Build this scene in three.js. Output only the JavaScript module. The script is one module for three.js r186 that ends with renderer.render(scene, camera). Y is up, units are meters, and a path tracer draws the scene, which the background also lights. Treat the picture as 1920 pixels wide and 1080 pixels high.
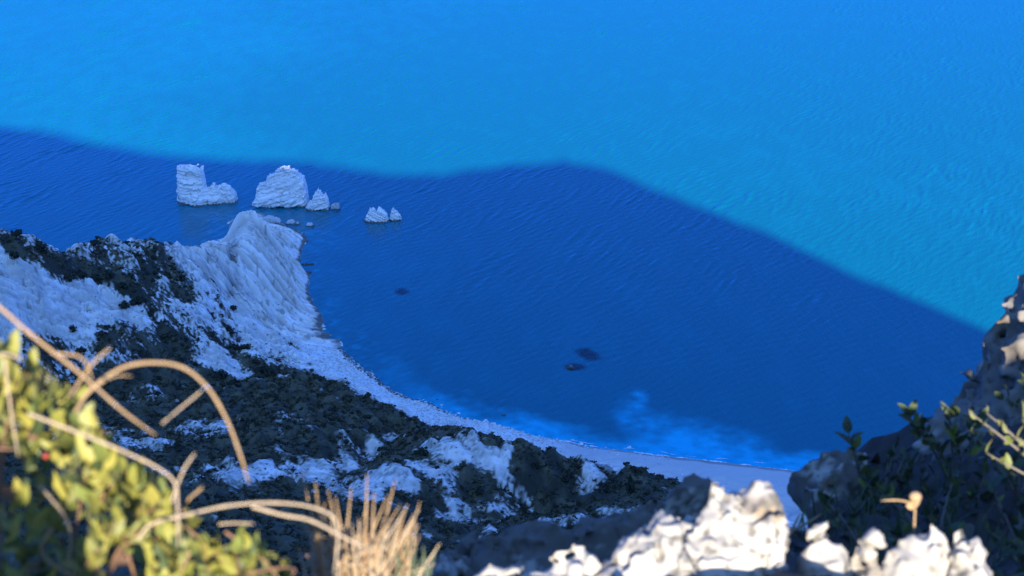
import * as THREE from 'three';
import { mergeGeometries } from 'three/addons/utils/BufferGeometryUtils.js';
import { createNoise2D, createNoise3D } from 'simplex-noise';

// ---------------------------------------------------------------- camera, sky, sun, exposure
const EYE = 260;                                            // metres above the sea; once built, everything is moved down so that the eye is the origin
const camera = new THREE.PerspectiveCamera(22, 1024 / 576, 0.05, 60000);
camera.position.set(0, 0, 0);
camera.rotation.set(-22 * Math.PI / 180, 0, 0);
camera.focus = 620;
camera.userData.fStop = 5.6;
const scene = new THREE.Scene();
const SUNDIR = new THREE.Vector3(-0.0322597, 0.29326041, 0.95548817).normalize();   // towards the low sun behind the viewpoint
{
  const w = 512, h = 256, d = new Float32Array(w * h * 4), v = new THREE.Vector3();
  for (let j = 0; j < h; j++) for (let i = 0; i < w; i++) {
    const el = ((j + 0.5) / h - 0.5) * Math.PI, az = ((i + 0.5) / w - 0.5) * 2 * Math.PI;
    v.set(Math.cos(az) * Math.cos(el), Math.sin(el), Math.sin(az) * Math.cos(el));
    const g = Math.acos(Math.min(1, Math.max(-1, v.dot(SUNDIR)))), t = Math.pow(Math.max(0, v.y), 0.55), glow = 0.72 * Math.exp(-g / 0.6);
    const o = (j * w + i) * 4, H = [0.004, 0.085, 0.58], Z = [0.018, 0.06, 0.29];
    for (let c = 0; c < 3; c++) d[o + c] = H[c] + (Z[c] - H[c]) * t + glow * [0.34, 0.74, 1.12][c];
    d[o + 3] = 1;
  }
  const sky = new THREE.DataTexture(d, w, h, THREE.RGBAFormat, THREE.FloatType);
  sky.mapping = THREE.EquirectangularReflectionMapping; sky.magFilter = THREE.LinearFilter; sky.needsUpdate = true;
  scene.background = sky; scene.environment = sky;
}
const sun = new THREE.DirectionalLight(new THREE.Color().setRGB(1, 0.93, 0.82), 5);
sun.position.copy(SUNDIR).multiplyScalar(900).add(new THREE.Vector3(0, EYE, 0));
sun.target.position.set(0, EYE, 0);
sun.castShadow = true; sun.shadow.mapSize.set(4096, 4096);
Object.assign(sun.shadow.camera, { left: -600, right: 600, top: 300, bottom: -300, near: 1, far: 4000 });
scene.add(sun, sun.target);
const renderer = new THREE.WebGLRenderer({ antialias: true });
renderer.toneMapping = THREE.LinearToneMapping;
renderer.toneMappingExposure = 3.4;
renderer.shadowMap.enabled = true;

// ---------------------------------------------------------------- helpers
function rng(a) { return () => { a |= 0; a = a + 0x6d2b79f5 | 0; let t = Math.imul(a ^ a >>> 15, 1 | a); t = t + Math.imul(t ^ t >>> 7, 61 | t) ^ t; return ((t ^ t >>> 14) >>> 0) / 4294967296; }; }
const R = rng(7), n2 = createNoise2D(rng(11)), n3 = createNoise3D(rng(12));
const lerp = (a, b, t) => a + (b - a) * t, clamp = (x, a = 0, b = 1) => Math.min(b, Math.max(a, x));
const sstep = (a, b, x) => { const t = clamp((x - a) / (b - a)); return t * t * (3 - 2 * t); };
const fbm2 = (x, y, o = 4) => { let s = 0, a = 1, w = 0; for (let i = 0; i < o; i++, a *= 0.5, x = x * 2.03 + 17, y = y * 2.03 - 9) { s += a * n2(x, y); w += a; } return s / w; };
const fbm3 = (x, y, z, o = 3) => { let s = 0, a = 1, w = 0; for (let i = 0; i < o; i++, a *= 0.5, x *= 2.03, y *= 2.03, z *= 2.03) { s += a * n3(x + i * 7.3, y, z); w += a; } return s / w; };
const V = (x, y, z) => new THREE.Vector3(x, y, z);
const used = new Map();
const numbered = (n) => { const k = used.get(n) ?? 0; used.set(n, k + 1); return k ? n + '_' + String(k).padStart(3, '0') : n; };
const shadowed = (m) => { m.castShadow = true; m.receiveShadow = true; return m; };
function tag(o, label, category, group) { o.userData.label = label; o.userData.category = category; if (group) o.userData.group = group; return o; }
function single(name, geo, mat, label, category, group) { const m = shadowed(new THREE.Mesh(geo, mat)); m.name = numbered(name); scene.add(m); return tag(m, label, category, group); }
function group(name, pos, label, category, grp) { const g = new THREE.Group(); g.name = numbered(name); g.position.copy(pos); scene.add(g); return tag(g, label, category, grp); }
function part(name, geo, mat, parent) { const m = shadowed(new THREE.Mesh(geo, mat)); m.name = name; parent.add(m); return m; }
function structure(name, geo, mat, label, category) { const m = shadowed(new THREE.Mesh(geo, mat)); m.name = name; m.userData.kind = 'structure'; if (label) tag(m, label, category); scene.add(m); return m; }
const std = (o) => new THREE.MeshStandardMaterial({ roughness: 1, ...o });
const lin = (r, g, b) => new THREE.Color().setRGB(r, g, b);

// naive surface nets: a mesh of the surface where sdf = 0
function nets(sdf, lo, hi, cell, color) {
  const nx = Math.ceil((hi.x - lo.x) / cell) + 1, ny = Math.ceil((hi.y - lo.y) / cell) + 1, nz = Math.ceil((hi.z - lo.z) / cell) + 1;
  const f = new Float32Array(nx * ny * nz), id = new Int32Array(nx * ny * nz).fill(-1), at = (i, j, k) => i + nx * (j + ny * k);
  for (let k = 0; k < nz; k++) for (let j = 0; j < ny; j++) for (let i = 0; i < nx; i++) f[at(i, j, k)] = sdf(lo.x + i * cell, lo.y + j * cell, lo.z + k * cell);
  const pos = [], idx = [], E = [[0, 1], [2, 3], [4, 5], [6, 7], [0, 2], [1, 3], [4, 6], [5, 7], [0, 4], [1, 5], [2, 6], [3, 7]];
  for (let k = 0; k < nz - 1; k++) for (let j = 0; j < ny - 1; j++) for (let i = 0; i < nx - 1; i++) {
    const g = []; let m = 0;
    for (let c = 0; c < 8; c++) { g[c] = f[at(i + (c & 1), j + (c >> 1 & 1), k + (c >> 2))]; if (g[c] < 0) m |= 1 << c; }
    if (m === 0 || m === 255) continue;
    let x = 0, y = 0, z = 0, n = 0;
    for (const [a, b] of E) if ((g[a] < 0) !== (g[b] < 0)) {
      const t = g[a] / (g[a] - g[b]); n++;
      x += lerp(a & 1, b & 1, t); y += lerp(a >> 1 & 1, b >> 1 & 1, t); z += lerp(a >> 2, b >> 2, t);
    }
    id[at(i, j, k)] = pos.length / 3;
    pos.push(lo.x + (i + x / n) * cell, lo.y + (j + y / n) * cell, lo.z + (k + z / n) * cell);
  }
  const quad = (a, b, c, d, flip) => { if (a < 0 || b < 0 || c < 0 || d < 0) return; if (flip) idx.push(a, c, b, a, d, c); else idx.push(a, b, c, a, c, d); };
  for (let k = 1; k < nz - 1; k++) for (let j = 1; j < ny - 1; j++) for (let i = 1; i < nx - 1; i++) {
    const s = f[at(i, j, k)] < 0;
    if (s !== f[at(i + 1, j, k)] < 0) quad(id[at(i, j - 1, k - 1)], id[at(i, j, k - 1)], id[at(i, j, k)], id[at(i, j - 1, k)], !s);
    if (s !== f[at(i, j + 1, k)] < 0) quad(id[at(i - 1, j, k - 1)], id[at(i - 1, j, k)], id[at(i, j, k)], id[at(i, j, k - 1)], !s);
    if (s !== f[at(i, j, k + 1)] < 0) quad(id[at(i - 1, j - 1, k)], id[at(i, j - 1, k)], id[at(i, j, k)], id[at(i - 1, j, k)], !s);
  }
  const root = Int32Array.from({ length: pos.length / 3 }, (_, i) => i), find = (a) => { while (root[a] !== a) a = root[a] = root[root[a]]; return a; };
  for (let i = 0; i < idx.length; i += 3) { const a = find(idx[i]); root[find(idx[i + 1])] = a; root[find(idx[i + 2])] = a; }
  const tally = new Map(); for (let i = 0; i < idx.length; i += 3) { const a = find(idx[i]); tally.set(a, (tally.get(a) ?? 0) + 1); }
  const most = [...tally.entries()].sort((a, b) => b[1] - a[1])[0][0], kept = []; for (let i = 0; i < idx.length; i += 3) if (find(idx[i]) === most) kept.push(idx[i], idx[i + 1], idx[i + 2]);   // no loose crumbs
  const geo = new THREE.BufferGeometry();
  geo.setAttribute('position', new THREE.Float32BufferAttribute(pos, 3)); geo.setIndex(kept); geo.computeVertexNormals();
  if (color) {
    const c = new Float32Array(pos.length);
    for (let i = 0; i < pos.length; i += 3) { const q = color(pos[i], pos[i + 1], pos[i + 2]); c[i] = q[0]; c[i + 1] = q[1]; c[i + 2] = q[2]; }
    geo.setAttribute('color', new THREE.BufferAttribute(c, 3));
  }
  return geo;
}
const smin = (a, b, k) => { const h = clamp(0.5 + 0.5 * (b - a) / k); return lerp(b, a, h) - k * h * (1 - h); };
const ell = (x, y, z, cx, cy, cz, rx, ry, rz) => { const a = (x - cx) / rx, b = (y - cy) / ry, c = (z - cz) / rz, q = Math.hypot(a, b, c); return (q - 1) * Math.min(rx, ry, rz); };
const box = (x, y, z, cx, cy, cz, hx, hy, hz, r) => { const a = Math.abs(x - cx) - hx + r, b = Math.abs(y - cy) - hy + r, c = Math.abs(z - cz) - hz + r; return Math.hypot(Math.max(a, 0), Math.max(b, 0), Math.max(c, 0)) + Math.min(Math.max(a, b, c), 0) - r; };
const hash = (a, b, c) => { let h = Math.imul(a, 374761393) + Math.imul(b, 668265263) + Math.imul(c, 1274126177) | 0; h = Math.imul(h ^ h >>> 13, 1274126177); return ((h ^ h >>> 16) >>> 0) / 4294967296; };
function cells2(x, y, k = 0) {                                // fracture pattern: [block number 0..1, distance from its joint]
  const ix = Math.floor(x), iy = Math.floor(y); let b1 = 9, b2 = 9, id = 0;
  for (let a = -1; a < 2; a++) for (let b = -1; b < 2; b++) { const hx = hash(ix + a, iy + b, k), hy = hash(iy + b, ix + a, k + 7), w = Math.hypot(ix + a + hx - x, iy + b + hy - y); if (w < b1) { b2 = b1; b1 = w; id = hx; } else if (w < b2) b2 = w; }
  return [id, b2 - b1];
}
function cells3(x, y, z) {
  const ix = Math.floor(x), iy = Math.floor(y), iz = Math.floor(z); let b1 = 9, b2 = 9, id = 0;
  for (let a = -1; a < 2; a++) for (let b = -1; b < 2; b++) for (let e = -1; e < 2; e++) { const hx = hash(ix + a, iy + b, iz + e), hy = hash(iy + b, iz + e, ix + a + 7), hz = hash(iz + e, ix + a, iy + b + 13), w = Math.hypot(ix + a + hx - x, iy + b + hy - y, iz + e + hz - z); if (w < b1) { b2 = b1; b1 = w; id = (hx + hy) / 2; } else if (w < b2) b2 = w; }
  return [id, b2 - b1];
}
const mixc = (a, b, t) => [lerp(a[0], b[0], t), lerp(a[1], b[1], t), lerp(a[2], b[2], t)];

// ---------------------------------------------------------------- the coast: one height field, drawn as hillside, beach and seabed
// surveyed points: east, south, height, share of scrub
const SURVEY = [[125.4,-464.4,0,0],[148.9,-459.8,0,0],[176,-456.1,0,0],[211.1,-449.8,0,0],[103.3,-467.9,0,0],[84.8,-472.6,0,0],[66.1,-477,0,0],[47,-481.5,0,0],[27.6,-486.5,0,0],[8,-495.4,0,0],[-12.3,-507.2,0,0],[-33.6,-523.7,0,0],[-51.6,-539.1,0,0],[-61.6,-554.2,0,0],[-72.7,-575.6,0,0],[-83.3,-598.4,0,0],[-87.3,-617.8,0,0],[-95.4,-643.5,0,0],[-103.1,-671.2,0,0],[-105.5,-697.1,0,0],[-104.6,-707.2,0,0],[-114.1,-724.9,0,0],[-123.8,-738.2,0,0],[-138.7,-751.9,0,0],[-147.5,-729,0,0],[-150,-704.9,0,0],[-91.6,-582.9,3.5,0],[-79.8,-560.9,3.5,0],[-66.9,-542.7,3.5,0],[-54.5,-524.5,4,0],[-36.6,-506,4,0],[-16,-495.1,3.5,0],[0,-488.4,3,0],[15.6,-482.1,3,0],[26.8,-470.9,4,0],[45.8,-467.9,3.5,0],[64.2,-462.1,3,0],[82.3,-456.4,3,0],[100,-450.8,3,0],[79.7,-440,5,0],[95.5,-427.8,7,0],[115.6,-438.2,5,0],[130.4,-426.2,8,0],[159.9,-409.5,12,0],[-77.5,-578.9,1.5,0],[-46.2,-524.9,1.5,0],[-196.6,-504.7,80,0.45],[-187.4,-510.7,76,0.45],[-181.1,-514.3,73,0.45],[-170.9,-517.5,67,0.45],[-165.6,-532.9,63,0.45],[-159.9,-548.8,58,0.45],[-150.5,-560.6,53,0.45],[-139,-574.9,47,0.45],[-128.4,-597.2,38,0.45],[-125.4,-610.7,33,0.45],[-123.9,-657.9,32,0],[-123.9,-638.4,31,0],[-120.2,-613.3,30,0],[-118.5,-586.3,28,0],[-116.3,-569.8,25,0],[-117.4,-667.1,18,0],[-107.4,-648.9,14,0],[-105.4,-617.7,13,0],[-95,-608.9,5,0],[-104.5,-581,13,0],[-112.8,-607.9,22,0],[-112.1,-697.4,7,0],[-100.9,-626.2,7,0],[-134.2,-661.6,20,0.3],[-142.8,-683.2,8,0.3],[-127.6,-639.8,24,0.3],[-107.2,-557.2,16,0],[-99.2,-588.6,6,0],[-140.1,-549.9,47,0.6],[-128.3,-573.1,38,0.6],[-131.1,-544.5,40,0.6],[-121,-566.8,31,0.6],[-146.5,-533.8,51,0.6],[-159.3,-529.2,55,0.6],[-141.4,-557.3,51,0.6],[-117.2,-556,26,0.38],[-126.8,-531.6,34,0.38],[-135.9,-528,40,0.38],[-123.8,-548,34,0.38],[-181.7,-490.5,70,0.06],[-179.5,-480.1,62,0.06],[-172.1,-492.5,61,0.06],[-166.4,-497.1,55,0.06],[-159.8,-506.8,51,0.06],[-152.2,-513.6,46,0.06],[-143.7,-517.5,40,0.06],[-171.4,-486.9,53,0.06],[-160.1,-498.4,46,0.06],[-178.9,-475.1,54,0.06],[-145.9,-522.5,50,0.75],[-157.9,-523.4,54,0.75],[-167.6,-511.4,64,0.75],[-180,-504.1,72,0.75],[-168.7,-474.6,45,0.62],[-164.2,-483.3,40,0.62],[-148.3,-494.6,37,0.62],[-132.3,-507.9,31,0.62],[-117.1,-530.8,23,0.62],[-141.4,-506.9,38,0.62],[-128.3,-517.9,31,0.62],[-108.5,-539,17,0.35],[-99,-544.9,12,0.35],[-93.8,-566.6,7,0.35],[-114.1,-548.8,22,0.35],[-86.6,-546.5,6.5,0.35],[-107.5,-521.1,16,0.15],[-114.8,-517.4,20,0.15],[-100.5,-527.5,13,0.8],[-96.1,-525.8,11.5,0.8],[-158.2,-458.7,31,0.85],[-145.4,-479.8,29,0.85],[-130.2,-496.3,25,0.85],[-112.2,-502.9,19,0.85],[-99,-506.6,15,0.85],[-83.3,-523.1,10,0.8],[-69.7,-513.4,11,0.8],[-51.4,-492.8,14,0.8],[-39.2,-487.9,12.5,0.8],[-34.2,-485.7,11,0.8],[-80.6,-504,14,0.8],[-61.5,-495.2,15,0.8],[-120.7,-454.6,29,0.9],[-96,-468.6,24,0.9],[-68.8,-475.4,19.5,0.9],[-49.9,-476,16,0.9],[-85.8,-487.1,19,0.9],[-42.5,-479.7,13,0.9],[-116.3,-422,36,0.45],[-104.1,-444.7,30,0.45],[-86.8,-418.6,34,0.9],[-63.8,-437.1,27,0.9],[-51.5,-454.1,20,0.9],[-100.7,-413,37,0.9],[-76,-404.5,36,0.35],[-86.8,-400.9,38,0.35],[-35.5,-488.3,7,0.25],[-42,-471.1,11,0.25],[-49.7,-452.7,16,0.25],[-56.7,-434.5,21,0.25],[-63.3,-418,26,0.25],[-68.7,-398.3,32,0.8],[-51.9,-422.6,24,0.8],[-29.5,-471.8,16,0.85],[-20.5,-460.5,21,0.85],[-11,-452.7,23,0.85],[0,-450.6,21,0.85],[7.3,-451.1,18.5,0.85],[14.7,-451.8,15,0.85],[22.2,-453.6,10.5,0.85],[26.9,-453.1,8,0.15],[-36.8,-454,19,0.85],[-31.8,-433.4,24,0.85],[-42.5,-435.2,23,0.85],[-25.9,-440.8,24,0.2],[-16,-437.1,24,0.2],[-5.4,-437.8,20,0.2],[-19.3,-429.8,22,0.2],[-26.9,-424.3,25,0.2],[-37.4,-406.4,34,0.1],[-33.3,-406.7,31,0.1],[-43.2,-405,31,0.1],[-14.1,-429.8,20,0.85],[3.6,-437,18,0.85],[16.2,-440.6,15,0.85],[-10.5,-424.5,17,0.85],[-26.8,-407.2,25,0.85],[-33.1,-402,28,0.85],[10.8,-438.6,11,0.85],[27.6,-448.4,5,0.4],[3.6,-433.2,10,0.4],[-5.2,-419.5,13.5,0.4],[-18.4,-403.3,20,0.4],[-22.5,-387.4,25,0.7],[18.2,-441.8,7.5,0.7],[29.4,-433.1,9,0.85],[37.6,-438.1,17,0.85],[42.8,-436.2,17,0.85],[53.4,-433.6,13,0.85],[65.5,-429.7,10,0.85],[38.5,-426.2,16,0.85],[23.9,-412.6,17,0.85],[6.5,-394.3,24,0.9],[-9.5,-381.3,30,0.9],[41,-414.2,19,0.9],[41.1,-405.8,21,0.5],[26.2,-394.9,25,0.5],[14.3,-382.9,29,0.5],[0,-369.3,34,0.5],[-11.8,-354.8,40,0.5],[39.1,-392.9,23,0.6],[22.1,-378.6,28,0.6],[6,-358.4,36,0.6],[-5.7,-341.9,43,0.6],[-52.9,-376.8,39,0.9],[-68.8,-361.9,46,0.9],[-34.7,-380.8,33,0.9],[-46.4,-347.8,46,0.9],[-23,-343.2,43,0.9],[-98.8,-363.9,50,0.9],[-81.3,-319.3,62,0.9],[-130.1,-369.4,52,0.9],[55.2,-389.9,22,0.9],[35.6,-353.4,34,0.9],[5.3,-310.8,52,0.9],[-32.6,-295.8,62,0.9],[-61.4,-257.2,84,0.9],[65.7,-354.2,30,0.9],[100,-372.1,22,0.9],[4.2,-244.7,80,0.9],[-104.6,-257.8,90,0.9],[-156.1,-328.5,75,0.9],[-190.9,-417,72,0.9],[-202.6,-433.7,92,0.9],[60.4,-258.3,70,0.9],[-210.1,-516.6,49.6,0.3],[-230.3,-534.4,0,0],[-260.3,-560.8,-10,0],[-200.9,-522.5,47.1,0.3],[-221.2,-540.4,0,0],[-251.2,-566.8,-10,0],[-184.4,-529.4,41.5,0.3],[-204.7,-547.2,0,0],[-234.7,-573.6,-10,0],[-173.4,-560.7,36,0.3],[-193.7,-578.5,0,0],[-223.7,-604.9,-10,0],[-152.5,-586.8,29.1,0.3],[-172.7,-604.6,0,0],[-202.7,-631,-10,0],[-141.9,-609.1,23.6,0.3],[-162.1,-626.9,0,0],[-192.1,-653.3,-10,0],[-26.5,-486.8,5.4,0.6],[-17.3,-472.5,7.8,0.6],[-7.9,-463.5,8.8,0.6],[3,-461.9,8.2,0.6],[10.2,-461.8,7.5,0.6],[17.5,-462.5,6.5,0.6],[25,-465.2,4.8,0.6],[40.6,-453.1,5.8,0.6],[45.8,-451.2,5.8,0.6],[-75.9,-605.5,-2.5,0],[-73.6,-630.4,-4,0],[-85.5,-671.2,-4,0],[-91.9,-704.9,-3,0],[-113,-741.6,-3,0],[-139.1,-763.5,-4,0],[-156.3,-716.7,-4,0],[-174.5,-724.9,-7,0],[-59.6,-582.3,-4,0],[-44.4,-560.5,-4.5,0],[-23.3,-530.3,-4,0],[-2.1,-511.7,-3,0],[18.1,-498.4,-2,0],[37.8,-491.5,-1.5,0],[57.2,-485.6,-1.4,0],[76.3,-481.5,-1.3,0],[95.1,-476.6,-1.3,0],[122.7,-469.5,-1.3,0],[160,-465.6,-1.3,0],[195.4,-457.9,-1.3,0],[-61.7,-605.5,-8,0],[-41.3,-582.3,-9,0],[-12.9,-540.1,-9,0],[18.7,-516.2,-6,0],[48.7,-502.7,-4.5,0],[87.7,-491.9,-4,0],[125.3,-481.5,-4,0],[180.2,-469.5,-4,0],[30.6,-550.1,-10,0],[72.1,-530.3,-9,0],[111.1,-511.7,-9,0],[166.8,-489.8,-9,0],[-53.4,-657.1,-10,0],[-45.7,-750.2,-10,0],[-107.1,-786.5,-8,0],[-166,-815.8,-9,0],[-213.5,-796.1,-10,0],[-267.9,-777.1,-10,0],[9.9,-636.9,-12,0],[80.6,-605.5,-12,0],[161.8,-550.1,-12,0],[214.1,-511.7,-12,0]];
const SPL = (() => {                                         // thin-plate spline through the survey
  const n = SURVEY.length, m = n + 3, A = [], K = (r2) => (r2 > 1e-12 ? 0.5 * r2 * Math.log(r2) : 0);
  for (let i = 0; i < m; i++) A.push(new Float64Array(m + 1));
  for (let i = 0; i < n; i++) {
    const [x, z, h] = SURVEY[i];
    for (let j = 0; j < n; j++) { const dx = (x - SURVEY[j][0]) / 100, dz = (z - SURVEY[j][1]) / 100; A[i][j] = K(dx * dx + dz * dz) + (i === j ? 3e-4 : 0); }
    A[i][n] = A[n][i] = 1; A[i][n + 1] = A[n + 1][i] = x / 100; A[i][n + 2] = A[n + 2][i] = z / 100; A[i][m] = h;
  }
  for (let c = 0; c < m; c++) {
    let p = c; for (let r = c + 1; r < m; r++) if (Math.abs(A[r][c]) > Math.abs(A[p][c])) p = r;
    [A[c], A[p]] = [A[p], A[c]];
    for (let r = c + 1; r < m; r++) { const q = A[r][c] / A[c][c]; if (q) for (let k = c; k <= m; k++) A[r][k] -= q * A[c][k]; }
  }
  const w = new Float64Array(m);
  for (let r = m - 1; r >= 0; r--) { let s = A[r][m]; for (let k = r + 1; k < m; k++) s -= A[r][k] * w[k]; w[r] = s / A[r][r]; }
  return (x, z) => {
    let s = w[n] + w[n + 1] * x / 100 + w[n + 2] * z / 100, g = 0, gw = 0;
    for (let i = 0; i < n; i++) { const dx = (x - SURVEY[i][0]) / 100, dz = (z - SURVEY[i][1]) / 100, r2 = dx * dx + dz * dz; s += w[i] * K(r2); const q = 1 / (r2 + 2e-4) ** 1.6; g += q * SURVEY[i][3]; gw += q; }
    return [s, g / gw];
  };
})();
const TX0 = -262, TX1 = 215, TZ0 = -822, TZ1 = -250, CS = 3;
const CNX = Math.ceil((TX1 - TX0) / CS) + 4, CNZ = Math.ceil((TZ1 - TZ0) / CS) + 4, CH = new Float32Array(CNX * CNZ), CG = new Float32Array(CNX * CNZ);
for (let k = 0; k < CNZ; k++) for (let i = 0; i < CNX; i++) { const q = SPL(TX0 + (i - 1) * CS, TZ0 + (k - 1) * CS); CH[k * CNX + i] = q[0]; CG[k * CNX + i] = q[1]; }
const cub = (a, b, c, d, t) => b + 0.5 * t * (c - a + t * (2 * a - 5 * b + 4 * c - d + t * (3 * (b - c) + d - a)));
function coarse(F, x, z) {
  const u = clamp((x - TX0) / CS + 1, 1, CNX - 3.001), v = clamp((z - TZ0) / CS + 1, 1, CNZ - 3.001), i = Math.floor(u), k = Math.floor(v), r = [];
  for (let q = -1; q < 3; q++) { const o = (k + q) * CNX + i; r.push(cub(F[o - 1], F[o], F[o + 1], F[o + 2], u - i)); }
  return cub(r[0], r[1], r[2], r[3], v - k);
}
const slopeOf = (x, z) => Math.hypot(coarse(CH, x + 2, z) - coarse(CH, x - 2, z), coarse(CH, x, z + 2) - coarse(CH, x, z - 2)) / 4;
const N1 = [-0.13, -0.75, 0.65], N2 = [-0.08, 0.06, 1.0];      // across the beds of the long cliff and of the headland
const beds = (s, along) => { const a = n2(s * 0.21 + 3, along * 0.006), b = n2(s * 0.6, along * 0.012 + 40), c = n2(s * 1.3, along * 0.02 - 40); return 0.42 * a + 0.5 * (0.6 - 2 * Math.abs(b)) + 0.42 * (0.5 - 1.6 * Math.abs(c)) + 0.3 * n2(s * 2.3 + 9, along * 0.035); };
const saw = (t) => { const f = t - Math.floor(t); return f < 0.82 ? f / 0.82 - 0.5 : (1 - f) / 0.18 - 0.5; };
function ground(x, z) {                                       // height, scrub share after patchiness, bed value, headland share, beach share
  const h0 = coarse(CH, x, z), g0 = clamp(coarse(CG, x, z)), sl = slopeOf(x, z);
  const head = sstep(-142, -132, x + 4 * n2(z * 0.05, 3)) * sstep(-556, -580, z + (x + 100) * 0.3);
  const land = sstep(1.5, 7, h0);
  const shore = (1 - sstep(4.6, 6.5, h0 - 5 * sstep(25, 60, x) + 0.7 * n2(x * 0.05, z * 0.05))) * (1 - head) * (1 - sstep(0.12, 0.4, g0)) * sstep(-0.4, 0.1, h0);
  const s1 = x * N1[0] + h0 * N1[1] + z * N1[2], s2 = x * N2[0] + h0 * N2[1] + z * N2[2];
  const bed = lerp(beds(s1, x - z * 0.4), beds(s2 * 0.42, (x + z) * 0.5), head);
  const gul = Math.abs(fbm2(x * 0.04 + 70, z * 0.04, 3));
  const patch = 0.45 * fbm2(x * 0.045, z * 0.045, 3) + 0.35 * fbm2(x * 0.17, z * 0.17, 3) + 0.4 * n2(x * 0.6, z * 0.6) * (1 - 0.75 * Math.abs(2 * g0 - 1)) + 0.7 * (gul - 0.28) * (1 - head);
  const veg = land * (1 - head * 0.8) * sstep(0.18, -0.1, patch - (g0 - 0.5) * 2.0);
  const ct = clamp(((x + 128) * 11 + (z + 640) * 65) / (121 + 4225)), cd = Math.hypot(x + 128 - 11 * ct, z + 640 - 65 * ct) + 1.2 * n2(x * 0.1, z * 0.1), cleft = Math.exp(-((cd / 2.3) ** 2)) * land * clamp(0.7 + 0.8 * n2(x * 0.15, z * 0.08));
  const rock = (1 - veg) * sstep(0.3, 0.75, sl);
  let h = h0 + land * (fbm2(x * 0.03 + 5, z * 0.03, 4) * 1.7 + 0.9 * fbm2(x * 0.16, z * 0.16 + 9, 3)) * (1 - 0.5 * head);
  h += land * 5.5 * (gul - 0.25) * (1 - head) * (1 - 0.6 * sstep(0.8, 1.4, sl));
  h -= 2.8 * cleft;
  h += (rock * 1.1 * land + head * sstep(-1, 3, h0) * 1.2) * bed * (1 + 0.4 * head);
  h += (rock * land + head * sstep(-1, 3, h0)) * (0.5 * Math.min(0, n2(x * 0.25 + 20, z * 0.25) + 0.25) + 0.14 * fbm2(x * 0.6, z * 0.6 - 30, 2));
  const step = lerp(saw(s1 * 0.36 + 0.8 * n2(x * 0.02, z * 0.02) + 0.15 * n2(x * 0.09, z * 0.09)), saw(s2 * 0.14 + 0.8 * n2(x * 0.025, z * 0.025) + 0.1 * n2(x * 0.08, z * 0.08)), head);
  h += (rock * land + 0.9 * head * sstep(-1, 3, h0)) * (1.8 + 0.75 * head) * step * clamp(0.75 + 0.9 * n2(x * 0.04 + 50, z * 0.04), 0.15, 1);
  const rocky = Math.max(rock * land, head * sstep(-1, 3, h0)); let joint = 0;
  if (rocky > 0.05) { const f = head > 0.5 ? cells2(s2 * 0.2 + 0.25 * n2(x * 0.1, z * 0.1), (x - 0.3 * z) * 0.11, 3) : cells2(s1 * 0.42 + 0.4 * n2(x * 0.2, z * 0.2), (x - z * 0.4) * 0.09, 5); joint = sstep(0.13, 0.02, f[1]) * rocky; h += rocky * (f[0] - 0.5) * (0.7 + 0.9 * head) - 0.4 * joint; }
  h += veg * 0.55 * Math.abs(n2(x * 0.5, z * 0.5)) + land * 0.16 * n2(x * 0.75, z * 0.75);
  h += (1 - land) * 0.12 * fbm2(x * 0.3, z * 0.3, 2) * sstep(-8, 0.5, h0);
  if (h0 < 0.3) h += sstep(-8, -1, h0) * 0.5 * sstep(0.15, 0.6, fbm2(x * 0.11 + 30, z * 0.11, 3)) * sstep(-30, -70, x);
  return [h, Math.max(veg, 0.8 * cleft), bed + 0.5 * step, head, shore, sl, h0, rocky, joint];
}
const HEIGHT = (x, z) => ground(x, z)[0];
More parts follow.
